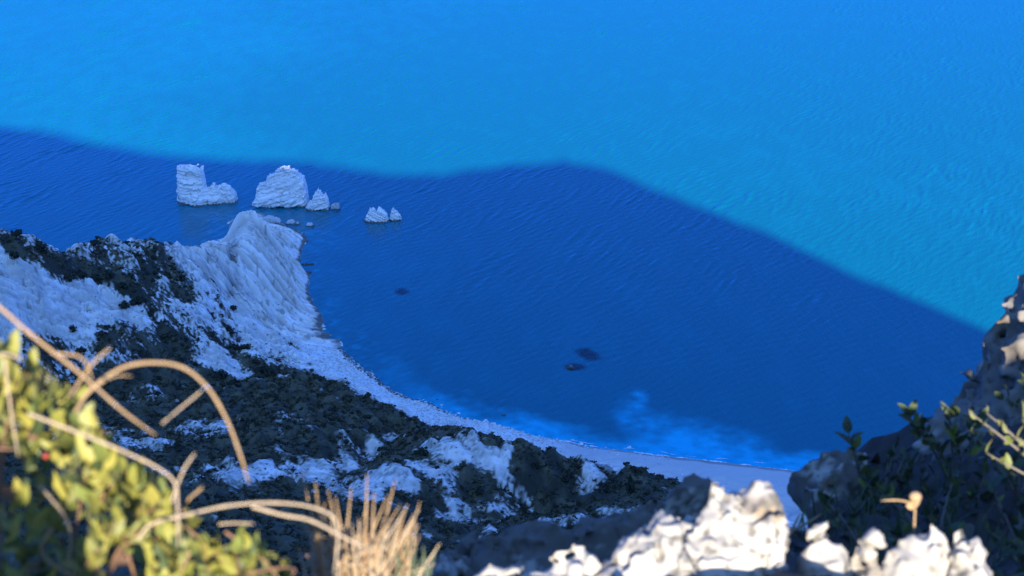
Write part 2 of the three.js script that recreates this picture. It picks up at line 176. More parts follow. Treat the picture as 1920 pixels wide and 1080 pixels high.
{
  const XS = [], ZS = [];
  for (let x = TX0; x <= TX1; x += x < -212 || x > 130 ? 2.5 : x < -85 ? 0.43 : 0.75) XS.push(x);
  for (let z = TZ0; z <= TZ1; z += z < -725 || z > -320 ? 2.5 : z < -475 ? 0.43 : 0.75) ZS.push(z);
  const nx = XS.length, nz = ZS.length, pos = new Float32Array(nx * nz * 3), col = new Float32Array(nx * nz * 3), cls = new Uint8Array(nx * nz);
  const LIME = [0.84, 0.77, 0.71], GREY = [0.42, 0.39, 0.37], OCHRE = [0.52, 0.45, 0.36], SOIL = [0.03, 0.03, 0.02], TURF = [0.1, 0.092, 0.052];
  const SHINGLE = [0.7, 0.69, 0.66], SAND = [0.52, 0.49, 0.45], WET = [0.2, 0.19, 0.17], WEED = [0.035, 0.035, 0.028], BED = [0.56, 0.58, 0.5];
  for (let k = 0; k < nz; k++) for (let i = 0; i < nx; i++) {
    const x = XS[i], z = ZS[k], [h, veg, bed, head, shore, sl, h0, rocky, joint] = ground(x, z), o = k * nx + i;
    pos.set([x, h, z], o * 3);
    const f = n2(x * 1.1, z * 1.1), m = fbm2(x * 0.07, z * 0.07, 3);
    let c = mixc(LIME, GREY, clamp(0.3 - 1.1 * bed + 0.25 * m) * 0.8);
    c = mixc(c, OCHRE, clamp(0.5 * m + 0.2));
    c = mixc(c, [0.36, 0.35, 0.31], 0.75 * sstep(0.0, 0.5, fbm2(x * 0.13 + 90, z * 0.13, 4)) * (1 - 0.8 * rocky) * sstep(1.5, 7, h0));
    c = mixc(c, [0.16, 0.16, 0.11], 0.8 * sstep(0.3, 0.65, n2(x * 0.9 + 5, z * 0.9) + 0.5 * m) * (1 - 0.85 * rocky) * sstep(4, 8, h0));
    c = mixc(c, [0.15, 0.14, 0.12], 0.65 * joint * sstep(-0.5, 0.4, n2(x * 0.3, z * 0.3 + 11)));
    c = mixc(c, [0.3, 0.3, 0.27], 0.5 * sstep(0.35, 0.7, fbm2(x * 0.5, z * 0.5 + 50, 2)) * (1 - rocky));
    const green = mixc(SOIL, TURF, clamp(0.45 + 0.9 * fbm2(x * 0.09 + 8, z * 0.09, 3) - 0.6 * (sl - 0.4)));
    c = mixc(c, green.map((q) => q * (1 + 0.35 * f)), veg);
    if (shore > 0) {
      const sandy = sstep(0, 22, x + 6 * n2(z * 0.06, 1)), wet = sstep(0.75, 0.35, h0 + 0.25 * n2(x * 0.08, z * 0.08));
      let b = mixc(SHINGLE.map((q) => q * (1 + 0.16 * f)), SAND.map((q) => q * (1 + 0.05 * m)), sandy);
      b = mixc(b, WET, wet * 0.75 * sandy);
      b = mixc(b, WEED, (1 - sandy) * sstep(0.6, 0.1, h0 + 0.35 * fbm2(x * 0.2, z * 0.2, 2)) * 0.85);
      c = mixc(c, b, shore);
    }
    if (head > 0) c = mixc(c, WEED, head * sstep(1.6, 0.5, h0 + 0.9 * fbm2(x * 0.15, z * 0.15, 2)) * 0.85);
    if (h0 < 0) {
      const weedy = clamp(sstep(-0.15, 0.25, fbm2(x * 0.09 + 30, z * 0.09, 4) + 0.25 * sstep(-1, -5, h0) - 0.5 * sstep(-20, 10, x)) + sstep(-3.2, -5.5, h0 + 1.6 * fbm2(x * 0.035, z * 0.035, 4)));
      c = mixc(BED, [0.045, 0.05, 0.045], weedy * 0.93);
    }
    col.set(c.map((q) => clamp(q, 0.01, 0.85)), o * 3);
    cls[o] = h0 < 0 ? 2 : shore > 0.5 ? 1 : 0;
  }
  const idx = [[], [], []];
  for (let k = 0; k < nz - 1; k++) for (let i = 0; i < nx - 1; i++) {
    const a = k * nx + i, b = a + 1, c = a + nx, d = c + 1, q = Math.min(cls[a], cls[b], cls[c], cls[d]);
    idx[q].push(a, c, b, b, c, d);
  }
  const whole = new THREE.BufferGeometry();
  whole.setAttribute('position', new THREE.BufferAttribute(pos, 3)); whole.setIndex([].concat(idx[0], idx[1], idx[2])); whole.computeVertexNormals();
  const nor = whole.attributes.normal.array;
  const mat = std({ vertexColors: true });
  const sub = (list) => {
    const map = new Int32Array(nx * nz).fill(-1), p = [], n = [], c = [], ix = new Uint32Array(list.length);
    for (let t = 0; t < list.length; t++) {
      const a = list[t];
      if (map[a] < 0) { map[a] = p.length / 3; for (let q = 0; q < 3; q++) { p.push(pos[a * 3 + q]); n.push(nor[a * 3 + q]); c.push(col[a * 3 + q]); } }
      ix[t] = map[a];
    }
    const g = new THREE.BufferGeometry();
    g.setAttribute('position', new THREE.Float32BufferAttribute(p, 3)); g.setAttribute('normal', new THREE.Float32BufferAttribute(n, 3)); g.setAttribute('color', new THREE.Float32BufferAttribute(c, 3));
    g.setIndex(new THREE.BufferAttribute(ix, 1)); return g;
  };
  structure('hillside', sub(idx[0]), mat, 'pale limestone hillside with a striped cliff and dark scrub', 'hillside');
  structure('beach', sub(idx[1]), mat, 'curved strip of white shingle and grey sand by the bay', 'beach');
  structure('seabed', sub(idx[2]), mat, 'pale sand and dark weed on the bottom of the bay', 'seabed');
}
{ // the deep floor beyond the surveyed bay
  const g = new THREE.PlaneGeometry(40000, 40000, 1, 1).rotateX(-Math.PI / 2).translate(0, -26, -12000);
  structure('deep_seabed', g, std({ color: lin(0.05, 0.06, 0.06) }), 'deep dark floor under the open sea', 'seabed');
}

// ---------------------------------------------------------------- the sea
const waveTex = (() => {                                      // short wind waves, periodic over one tile
  const N = 1024, d = new Uint8Array(N * N * 4), r = rng(31), tile = 64, comps = [];
  for (let t = 0; t < 70; t++) {
    const L = 0.9 * Math.pow(6 / 0.9, r()), a = Math.atan2(0.444, 0.896) + (r() + r() + r() - 1.5) * 0.75, k = tile / L;
    comps.push([Math.round(k * Math.cos(a)), Math.round(k * Math.sin(a)), r() * 6.283, Math.pow(L, 0.95)]);
  }
  const f = new Float32Array(N * N), S = new Float32Array(N); for (let i = 0; i < N; i++) S[i] = Math.sin(i / N * 2 * Math.PI);
  for (const [kx, kz, ph, am] of comps) { const p0 = ph / 6.283 * N; for (let j = 0; j < N; j++) for (let i = 0; i < N; i++) f[j * N + i] += am * S[((kx * i + kz * j + p0) % N + N) % N | 0]; }
  let lo = 1e9, hi = -1e9; for (const q of f) { lo = Math.min(lo, q); hi = Math.max(hi, q); }
  for (let i = 0; i < N * N; i++) { const q = (f[i] - lo) / (hi - lo) * 255; d[i * 4] = d[i * 4 + 1] = d[i * 4 + 2] = q; d[i * 4 + 3] = 255; }
  const t = new THREE.DataTexture(d, N, N); t.magFilter = THREE.LinearFilter; t.wrapS = t.wrapT = THREE.RepeatWrapping; t.repeat.set(1 / tile, 1 / tile); t.needsUpdate = true; return t;
})();
{
  const X0 = -560, X1 = 560, Z0 = -1460, Z1 = -380, XS = [-20000, -6000, -2000, -1000], ZS = [-32000, -12000, -5000, -2600];
  for (let x = X0; x <= X1; x += 1.25) XS.push(x); XS.push(1000, 2000, 6000, 20000);
  for (let z = Z0; z <= Z1; z += 2.0) ZS.push(z); ZS.push(-300, -200);
  const r = rng(55), W = [];
  for (let t = 0; t < 26; t++) {
    const L = 2.9 * Math.pow(8.5 / 2.9, r()), a = Math.atan2(0.444, 0.896) + (r() + r() + r() - 1.5) * 0.42;
    W.push([2 * Math.PI / L * Math.cos(a), 2 * Math.PI / L * Math.sin(a), r() * 6.283, 0.0064 * L]);
  }
  const nx = XS.length, nz = ZS.length, pos = new Float32Array(nx * nz * 3), nor = new Float32Array(nx * nz * 3), uv = new Float32Array(nx * nz * 2), uv1 = new Float32Array(nx * nz * 2);
  for (let k = 0; k < nz; k++) for (let i = 0; i < nx; i++) {
    const x = XS[i], z = ZS[k], o = k * nx + i; let h = 0, dx = 0, dz = 0;
    if (x > X0 - 1 && x < X1 + 1 && z > Z0 - 1 && z < Z1 + 1) {
      const lee = sstep(-20, -60, x) * sstep(-735, -700, z), edge = sstep(0, 40, Math.min(x - X0, X1 - x, z - Z0));
      const A = edge * (1 - 0.8 * lee) * lerp(0.3, 1, sstep(-500, -760, z)) * (0.75 + 0.35 * n2(x * 0.006, z * 0.004)) * clamp(0.72 + 0.95 * fbm2(x * 0.022 + z * 0.01, z * 0.009 - x * 0.005, 3), 0.08, 1.8);
      const wx = x + 3 * n2(x * 0.012, z * 0.012), wz = z + 5 * n2(x * 0.012 + 9, z * 0.012);
      for (const [kx, kz, p, a] of W) { const q = kx * wx + kz * wz + p, s = Math.sin(q), c = Math.cos(q) * a; h += a * s; dx += kx * c; dz += kz * c; }
      const peak = 1 + 0.5 * clamp(h * 4, -1, 1.5);
      h *= A; dx *= A * peak; dz *= A * peak;
    }
    const l = 1 / Math.hypot(dx, 1, dz);
    pos.set([x, h, z], o * 3); nor.set([-dx * l, l, -dz * l], o * 3); uv.set([x, z], o * 2); uv1.set([(x + 700) / 1400, (z + 1600) / 1300], o * 2);
  }
  const idx = new Uint32Array((nx - 1) * (nz - 1) * 6); let q = 0;
  for (let k = 0; k < nz - 1; k++) for (let i = 0; i < nx - 1; i++) { const a = k * nx + i, b = a + 1, c = a + nx, d = c + 1; idx.set([a, c, b, b, c, d], q); q += 6; }
  const g = new THREE.BufferGeometry();
  g.setAttribute('position', new THREE.BufferAttribute(pos, 3)); g.setAttribute('normal', new THREE.BufferAttribute(nor, 3)); g.setAttribute('uv', new THREE.BufferAttribute(uv, 2)); g.setAttribute('uv1', new THREE.BufferAttribute(uv1, 2)); g.setIndex(new THREE.BufferAttribute(idx, 1));
  // colour of the water itself: paler to the left, with silt veils inshore and one plume off the beach
  const N = 1024, d = new Uint8Array(N * N * 4), d2 = new Uint8Array(N * N * 4), B = [0.0, 0.128, 0.178], S = [0.0, 0.44, 0.66];
  const enc = (c) => 255 * (c <= 0.0031308 ? 12.92 * c : 1.055 * Math.pow(c, 1 / 2.4) - 0.055);
  for (let j = 0; j < N; j++) for (let i = 0; i < N; i++) {
    const x = (i + 0.5) / N * 1400 - 700, z = (j + 0.5) / N * 1300 - 1600;
    const wx = x + 15 * fbm2(x * 0.022, z * 0.022, 5), wz = z + 13 * fbm2(x * 0.022 + 40, z * 0.022, 5);
    let s = 0.1 * sstep(-0.4, 0.9, fbm2(x * 0.002 + 2, z * 0.0015, 3) - x * 0.0016) + 0.05 * fbm2(x * 0.05, z * 0.02, 3);
    const pl = [[54, -528, 4], [49, -519, 6], [50, -509, 8], [56, -501, 9], [66, -494, 9], [76, -490, 9], [88, -486, 8]];
    let p = 0; for (const [px, pz, pr] of pl) p = Math.max(p, 1 - Math.hypot(x + 0.5 * (wx - x) - px, (z + 0.5 * (wz - z) - pz) * 0.8) / (pr * 1.7));
    s += 0.8 * sstep(0, 1, p) * (0.65 + 0.6 * fbm2(x * 0.12, z * 0.12, 3));
    if (x > TX0 && x < TX1 && z > TZ0 && z < TZ1) { const hh = coarse(CH, wx, wz) + 0.7 * fbm2(x * 0.06, z * 0.06, 4); s += sstep(-62, -12, x) * 1.0 * sstep(-4.4, -0.3, hh) * (0.8 + 0.4 * fbm2(x * 0.15, z * 0.15 + 20, 3)) + 0.22 * sstep(-20, -70, x) * sstep(0, 0.5, fbm2(x * 0.1, z * 0.1 + 70, 4)) * sstep(-5, -1.5, hh); }
    const c = mixc(B, S, clamp(s)), o = (j * N + i) * 4;
    d[o] = enc(c[0]); d[o + 1] = enc(c[1]); d[o + 2] = enc(c[2]); d[o + 3] = 255;
    let tr = 0.1; for (const [px, pz, pr] of [[30.8, -569, 6], [-50.4, -639, 4.5], [24, -556, 3.5]]) tr = Math.max(tr, 0.85 * sstep(1.15, 0.5, Math.hypot(x + 0.3 * (wx - x) - px, (z + 0.3 * (wz - z) - pz) * 0.8) / pr));
    d2[o] = d2[o + 1] = d2[o + 2] = 255 * tr; d2[o + 3] = 255;
  }
  const clear = new THREE.DataTexture(d2, N, N); clear.magFilter = THREE.LinearFilter; clear.channel = 1; clear.needsUpdate = true;   // how clear the water is
  const map = new THREE.DataTexture(d, N, N); map.magFilter = THREE.LinearFilter; map.colorSpace = THREE.SRGBColorSpace; map.channel = 1; map.needsUpdate = true;
  const water = new THREE.MeshPhysicalMaterial({ map, roughness: 0.1, ior: 1.33, specularColor: lin(0.1, 0.5, 1), transmission: 1, specularIntensity: 0.85, thickness: 0, transmissionMap: clear, bumpMap: waveTex, bumpScale: 0.24 });
  structure('sea', g, water, 'blue rippled sea, deep in the shade and bright beyond it', 'sea');
}

// ---------------------------------------------------------------- the mountain under and behind the viewpoint, whose ridge shades the bay
{
  const ridge = [[-900, 70], [-700, 58], [-491, 42.8], [-401, 29.6], [-360, 24.1], [-320, 18.8], [-279, 10.8], [-231, 3.9], [-191, 1.2], [-155, 0.2], [-129, -2.7], [-95, -7.8], [-67, -7.2], [-47, -3.6], [-30, -2.0], [-15, -1.3], [-6, -0.9], [0, -0.7], [8, -1.0], [16, -1.8], [24, -3.2], [33, -6.4], [42, -11.2], [62, -19.7], [81, -26.9], [103, -36.3], [121, -44.8], [141, -56], [161, -64.3], [179, -72.4], [187, -76.5], [210, -88.3], [234, -104.5], [300, -140], [420, -190], [600, -235]];
  const at = (x) => { let i = 0; while (i < ridge.length - 2 && ridge[i + 1][0] < x) i++; const [a, b] = [ridge[i], ridge[i + 1]]; return lerp(a[1], b[1], clamp((x - a[0]) / (b[0] - a[0]))); };
  const xs = []; for (let x = -900; x <= 600; x += Math.abs(x) < 40 ? 2 : 8) xs.push(x);
  const prof = [[-330, 0.02, 20], [-270, 0.05, 40], [-190, 0.2, 30], [-120, 0.38, 20], [-60, 0.62, 8], [-25, 0.82, 0], [-9, 0.945, 0], [-2, 0.992, 0], [4, 1, 0], [12, 0.985, 0], [40, 0.95, 0], [120, 0.88, 0], [300, 0.7, 0], [700, 0.35, 0], [1200, 0.05, 0]];
  const pos = [], idx = [], col = [];
  for (const x of xs) for (const [z, f, add] of prof) {
    const h = EYE + at(x), far = Math.abs(z - 4) > 15 ? 1 : 0, y = z < -200 ? Math.min(h * f + add, 45 + 30 * f) : h * f + add * 0.5;
    pos.push(x + far * 3 * n2(x * 0.1, z), Math.max(-6, y + far * 3 * n2(x * 0.03, z * 0.05) + (Math.abs(x) > 25 ? 0.9 * n2(x * 0.06, 5) : 0)), z);
    const c = mixc([0.35, 0.34, 0.31], [0.06, 0.065, 0.04], sstep(-0.2, 0.2, fbm2(x * 0.03, z * 0.04, 3))); col.push(...c);
  }
  const m = prof.length;
  for (let i = 0; i < xs.length - 1; i++) for (let j = 0; j < m - 1; j++) { const a = i * m + j, b = a + 1, c = a + m, d = c + 1; idx.push(a, b, c, c, b, d); }
  const g = new THREE.BufferGeometry(); g.setAttribute('position', new THREE.Float32BufferAttribute(pos, 3)); g.setAttribute('color', new THREE.Float32BufferAttribute(col, 3)); g.setIndex(idx); g.computeVertexNormals();
  structure('mountain', g, std({ vertexColors: true }), 'scrubby limestone mountain under the viewpoint', 'mountain');
}
// ---------------------------------------------------------------- sea stacks and islets
const rockMat = std({ vertexColors: true });
const TIDE = [0.05, 0.045, 0.035];
function crag(profile, depth, o = {}) {                       // a rock wall with the given skyline (local x, height), half as thick as depth
  const { cell = 0.42, dip = 0.35, seed = 0, amp = 1.0, lean = 0, lumps = [], pale = [0.84, 0.77, 0.71] } = o;
  const at = (x) => { let i = 0; while (i < profile.length - 2 && profile[i + 1][0] < x) i++; const [a, b] = [profile[i], profile[i + 1]]; return lerp(a[1], b[1], (x - a[0]) / (b[0] - a[0])); };
  const x0 = profile[0][0], x1 = profile.at(-1)[0], top = Math.max(...profile.map((q) => q[1])), s = Math.min(1, top / 9);
  const bedOf = (x, y, z) => (y * 0.92 + x * dip + z * 0.25 + seed) / s;
  const f = (x, y, z) => {
    const b = bedOf(x, y, z), ridge = n2(b * 0.55, x * 0.02 + seed) * 0.5 + (0.35 - Math.abs(n2(b * 1.1, seed + z * 0.02))) * 0.55;
    const crack = Math.max(0, 0.22 - Math.abs(n2(x * 0.22 / s + 0.4 * n2(y * 0.2, seed), seed + z * 0.05))) * 3.2 + Math.max(0, 0.1 - Math.abs(n3(x * 0.16 / s + seed, y * 0.05, z * 0.2))) * 4;
    const px = x + 0.5 * s * fbm3(x * 0.2 / s, y * 0.2 / s, z * 0.2 / s + seed, 2), t = at(clamp(px, x0, x1)) + 0.5 * s * n2(x * 0.7 / s, seed + z * 0.5);
    const end = Math.max(x0 - px, px - x1), w = depth * (0.55 + 0.45 * Math.sqrt(clamp(1 - y / (t + 1.5))) + 0.12 * n2(x * 0.12 / s, seed * 3.1)) * Math.sqrt(clamp((Math.min(px - x0, x1 - px) + 1.2 * s) / (3 * s), 0.05, 1));
    let d = Math.max((y - t) * 0.8, end, Math.abs(z - lean * y) - w);
    for (const [cx, cy, cz, rx, ry, rz] of lumps) d = smin(d, ell(x, y, z, cx, cy, cz, rx, ry, rz), 1.2 * s);
    const cb = cells3(x * 0.21 / s + 0.3 * n2(y * 0.3, seed), (y * 0.92 + x * dip) * 0.2 / s, z * 0.21 / s + seed), blocks = (cb[0] - 0.5) * 2.2 * s + 0.4 * s * sstep(0.08, 0, cb[1]);
    return d + blocks - amp * s * ridge + amp * s * crack * 0.55 + 0.3 * s * fbm3(x * 0.35 / s, y * 0.35 / s, z * 0.35 / s - seed, 3);
  };
  const pad = 2.2 * s + 0.6;
  return nets(f, V(x0 - pad, -3.2 * s - 1, -depth - pad * 1.6), V(x1 + pad, top + pad, depth + pad * 1.6), cell, (x, y, z) => {
    const b = bedOf(x, y, z), v = clamp(0.35 + 0.6 * n2(b * 0.8, 7 + x * 0.03) + 0.3 * fbm3(x * 0.3, y * 0.3, z * 0.3));
    return mixc(mixc(pale, [0.42, 0.41, 0.4], v * 0.6), TIDE, sstep(1.15, 0.4, y + 0.4 * n2(x * 0.5, z * 0.5)) * 0.9);
  });
}
function islet(name, x, z, profile, depth, opts, label, category, grp, y = 0) {
  const m = single(name, crag(profile, depth, opts), rockMat, label, category, grp); m.position.set(x, y, z); if (opts.turn) m.rotation.y = opts.turn; return m;
}
islet('sea_stack', -173, -770, [[-9.4, 0], [-8.6, 20.5], [-5, 20.8], [2, 19.6], [4.8, 18.6], [5.6, 9], [6.6, 7.5], [9.5, 9.6], [12, 8.4], [16, 9.4], [19, 8], [21.5, 5.4], [23, 1]], 5, { seed: 3, dip: 0.12, lumps: [[2, 1.5, 5.5, 5, 5, 3.4], [-5, 4, 4, 4, 8, 3], [10, 1.5, 4, 5, 4, 3], [0, 9, 2.5, 4, 4, 3.4]] }, 'tall flat-topped white sea stack with a low wedge on its right', 'sea stack', 'sea stacks off the headland');
islet('sea_stack', -125, -766, [[-14.4, 0], [-13.6, 7.5], [-12.4, 11], [-8, 12.6], [-7, 16], [-4, 17.4], [-1.5, 19.4], [1, 20.8], [5, 20.6], [8.2, 19.4], [10.4, 16], [12.4, 14.2], [13.6, 6], [14.2, 0]], 6, { seed: 14, dip: -0.28, lumps: [[-6, 2, 5, 8, 5, 3.5], [4, 3, 5.5, 8, 5, 3]] }, 'broad domed white sea stack whose summit catches the sun', 'sea stack', 'sea stacks off the headland');
islet('sea_stack', -104.5, -757, [[-6.6, 0], [-5, 4], [-3, 4.6], [-1.6, 9], [0.4, 10.8], [1.8, 9.4], [2.4, 6.6], [4.2, 8], [5.4, 6], [6, 0]], 3.4, { seed: 22, cell: 0.34, dip: -0.2 }, 'small split sea stack just right of the domed one', 'sea stack', 'sea stacks off the headland');
islet('sea_rock', -95.2, -757.5, [[-2.6, 0], [-2.2, 2.6], [0, 3.2], [1.8, 2.7], [2.5, 0]], 2, { seed: 29, cell: 0.25, pale: [0.42, 0.4, 0.38] }, 'small dark boulder in the sea right of the split stack', 'sea rock', 'low rocks in the water');
islet('sea_rock', -72, -738, [[-5.8, 0], [-4.6, 2.6], [-3, 6.2], [-0.6, 6.8], [0.6, 5], [1.8, 7.6], [4.2, 6.2], [6.4, 4], [7.2, 0]], 3.2, { seed: 33, cell: 0.34, dip: 0.5 }, 'twin-humped white rock standing apart in the bay', 'sea rock', 'low rocks in the water');
islet('sea_rock', -61.8, -740, [[-2.8, 0], [-1.8, 5.4], [-0.6, 6.6], [1.4, 4.6], [3.2, 2.4], [4, 0]], 2.2, { seed: 39, cell: 0.3, dip: 0.5 }, 'pointed pale rock beside the twin-humped one', 'sea rock', 'low rocks in the water');
islet('sea_rock', -126.5, -735, [[-5.6, 0], [-4, 3], [-1, 3.6], [2.4, 2.6], [4.8, 1.6], [5.6, 0]], 2.4, { seed: 44, cell: 0.32, pale: [0.5, 0.48, 0.47] }, 'long low grey rock right behind the headland tip', 'sea rock', 'low rocks in the water');
islet('sea_rock', -115.5, -733.5, [[-3.4, 0], [-2, 1.8], [0.4, 2.4], [1.6, 1], [3.4, 0.9], [4.2, 0]], 1.5, { seed: 48, cell: 0.25, pale: [0.55, 0.53, 0.52] }, 'middle of the three low rocks off the headland tip', 'sea rock', 'low rocks in the water');
islet('sea_rock', -105.6, -730, [[-2.2, 0], [-1.4, 1.6], [0.2, 1.9], [1.6, 1], [2.6, 0]], 1.2, { seed: 51, cell: 0.22, pale: [0.55, 0.53, 0.52] }, 'smallest and rightmost of the three low rocks off the headland', 'sea rock', 'low rocks in the water');
islet('reef', -100, -674, [[-3.4, -0.4], [-1.5, 0.7], [1, 0.5], [3, 0.6], [4, -0.3]], 0.9, { seed: 57, cell: 0.25, pale: [0.2, 0.19, 0.18] }, 'upper of two thin dark reefs beside the headland foot', 'reef', 'reefs along the headland');
islet('reef', -101.5, -663, [[-6, -0.3], [-3.5, 0.8], [-1, 0.3], [2, 0.7], [4.5, 0.4], [6, -0.3]], 1, { seed: 61, cell: 0.28, pale: [0.2, 0.19, 0.18] }, 'lower, longer of two thin dark reefs beside the headland foot', 'reef', 'reefs along the headland');
islet('reef', 24, -555.3, [[-2, -0.4], [-1, 0.5], [0.2, 1.3], [1, 0.7], [2.2, -0.4]], 1.1, { seed: 66, cell: 0.22, pale: [0.08, 0.075, 0.07] }, 'small dark rock tip breaking the surface of the inner bay', 'reef');
islet('sunken_rock', 30.8, -569, [[-5, -1.4], [-2.5, -0.4], [1.5, -0.35], [5, -1.4]], 3, { seed: 70, cell: 0.4, pale: [0.05, 0.05, 0.045] }, 'dark oval sunken rock above the small rock tip', 'sunken rock', 'sunken rocks in the bay', -0.25);
islet('sunken_rock', -50.4, -639, [[-4, -1.4], [-1.5, -0.4], [1.5, -0.4], [4, -1.4]], 2.4, { seed: 74, cell: 0.4, pale: [0.05, 0.05, 0.045] }, 'small dark sunken rock in mid bay nearest the headland', 'sunken rock', 'sunken rocks in the bay', -0.45);

// ---------------------------------------------------------------- scrub, shrubs and trees on the hillside
const pending = [];
function leafBall(seed, n, squash = 0.8) {                     // many small leaf sprays through an uneven crown
  const r = rng(seed), pos = [], a = V(), b = V(), c = V(), ctr = V();
  const lobes = []; for (let i = 0; i < 6; i++) lobes.push([V((r() - 0.5) * 1.1, 0.35 + r() * 0.6, (r() - 0.5) * 1.1), 0.35 + r() * 0.35]);
  for (let i = 0; i < n; i++) {
    const [q, rad] = lobes[i % 6]; a.set(r() - 0.5, r() - 0.5, r() - 0.5).normalize();
    ctr.copy(a).multiplyScalar(rad * (0.55 + 0.5 * r())).add(q); ctr.y *= squash;
    const s = 0.12 + 0.16 * r(); b.set(r() - 0.5, r() - 0.5, r() - 0.5).cross(a).normalize().multiplyScalar(s); c.copy(b).cross(a).multiplyScalar(0.8).addScaledVector(a, s * (r() - 0.3));
    const p = [ctr.clone().add(b), ctr.clone().add(c), ctr.clone().sub(b), ctr.clone().sub(c)];
    for (const k of [0, 1, 2, 0, 2, 3]) pos.push(p[k].x, Math.max(-0.15, p[k].y), p[k].z);
  }
  const g = new THREE.BufferGeometry(); g.setAttribute('position', new THREE.Float32BufferAttribute(pos, 3)); g.computeVertexNormals(); return g;
}
const leafDark = std({ color: lin(0.022, 0.028, 0.016) }), leafOlive = std({ color: lin(0.038, 0.042, 0.022) }), bark = std({ color: lin(0.12, 0.1, 0.08) });
const balls = [leafBall(1, 150), leafBall(2, 150), leafBall(3, 150, 0.65)], conic = (() => { const g = leafBall(9, 260, 1.6), p = g.attributes.position; for (let i = 0; i < p.count; i++) { const k = 1.15 - 0.5 * p.getY(i); p.setX(i, p.getX(i) * k); p.setZ(i, p.getZ(i) * k); } g.computeVertexNormals(); return g; })();
const trunkGeo = new THREE.CylinderGeometry(0.05, 0.09, 0.9, 7).translate(0, 0.2, 0);
const NAMED = [[-160, -494, 3.2, 'round dark shrub alone on the striped white cliff face'], [-156.2, -488.5, 4.2, 'dark bushy shrub at the foot of the striped cliff'], [-104.5, -504, 5.5, 'largest dark shrub at the corner below the white scree'], [-110, -507, 4.5, 'dark shrub left of the largest one below the scree'], [-97.6, -524.5, 5, 'dark shrub on the steep gully right of the white scree knob'], [-102, -532, 4, 'dark shrub high in the gully above the white scree knob'], [-93.9, -522, 4.5, 'lowest shrub of the dark gully strip beside the shingle'], [-110.1, -537, 4, 'dark shrub at the head of the gully under the headland'], [-105.8, -537.5, 4, 'dark shrub second from the head of the gully'], [-113.1, -543, 3.2, 'small dark shrub in the notch below the headland slab'], [31.5, -432, 3, 'small dark shrub left of the cone-shaped tree'], [-178.1, -495.5, 4.5, 'dark shrub at the left edge above the striped cliff'], [-173.3, -510, 5, 'wide dark shrub on the crest at the far left'], [-180.2, -508.5, 5, 'leftmost dark shrub on the skyline crest'], [-160.9, -536, 3.5, 'dark shrub breaking the skyline of the hill crest'], [-164.1, -508.5, 4, 'first shrub from the left of the dark belt over the cliff'], [-160.8, -514.5, 4, 'second shrub of the dark belt over the cliff'], [-157.1, -520, 4.2, 'third shrub of the dark belt over the cliff'], [-152.6, -521.5, 4, 'fourth shrub of the dark belt over the cliff'], [-148.1, -521.5, 4.5, 'fifth shrub of the dark belt over the cliff'], [-144, -520.5, 5, 'broadest shrub of the dark belt where it turns downhill'], [-146.6, -516.5, 4, 'lowest shrub of the dark belt over the cliff'], [-142, -522.5, 4, 'last shrub of the dark belt over the cliff'], [-131.6, -515, 4, 'dark shrub in the middle of the speckled scree slope'], [-132, -550.5, 3.5, 'dark shrub in the hollow on top of the hill'], [-124.1, -568, 3, 'dark shrub in the hollow nearest the headland'], [-114.6, -561.5, 3.5, 'dark shrub in the cleft between hill and headland slab'], [-36.3, -414, 3, 'dark shrub right behind the white pinnacle'], [-82.1, -402, 3, 'dark shrub at the edge of the lower white patch'], [-10.4, -422, 4, 'dark shrub in the shaded hollow under the white bluffs'], [-30, -434, 4.5, 'dark shrub left of the white bluffs'], [18.2, -444.5, 4.5, 'dark shrub low on the rounded spur by the sand']];
for (const [i, [x, z, s, label]] of NAMED.entries()) {
  const g = group('shrub', V(x, HEIGHT(x, z) - 0.1, z), label, 'shrub', 'prominent shrubs on the hillside');
  const c = part('crown', balls[i % 3], leafDark, g); c.scale.set(s * 0.62, s * 0.62, s * 0.62); c.rotation.y = i * 1.7;
  const t = part('trunk', trunkGeo, bark, g); t.scale.setScalar(s * 0.6);
}
{
  const g = group('tree', V(38.8, HEIGHT(38.8, -425) - 0.1, -425), 'cone-shaped dark tree on the green ridge behind the boulders', 'tree');
  part('crown', conic, leafDark, g).scale.set(3, 3.8, 3);
  part('trunk', trunkGeo, bark, g).scale.set(4, 3, 4);
}
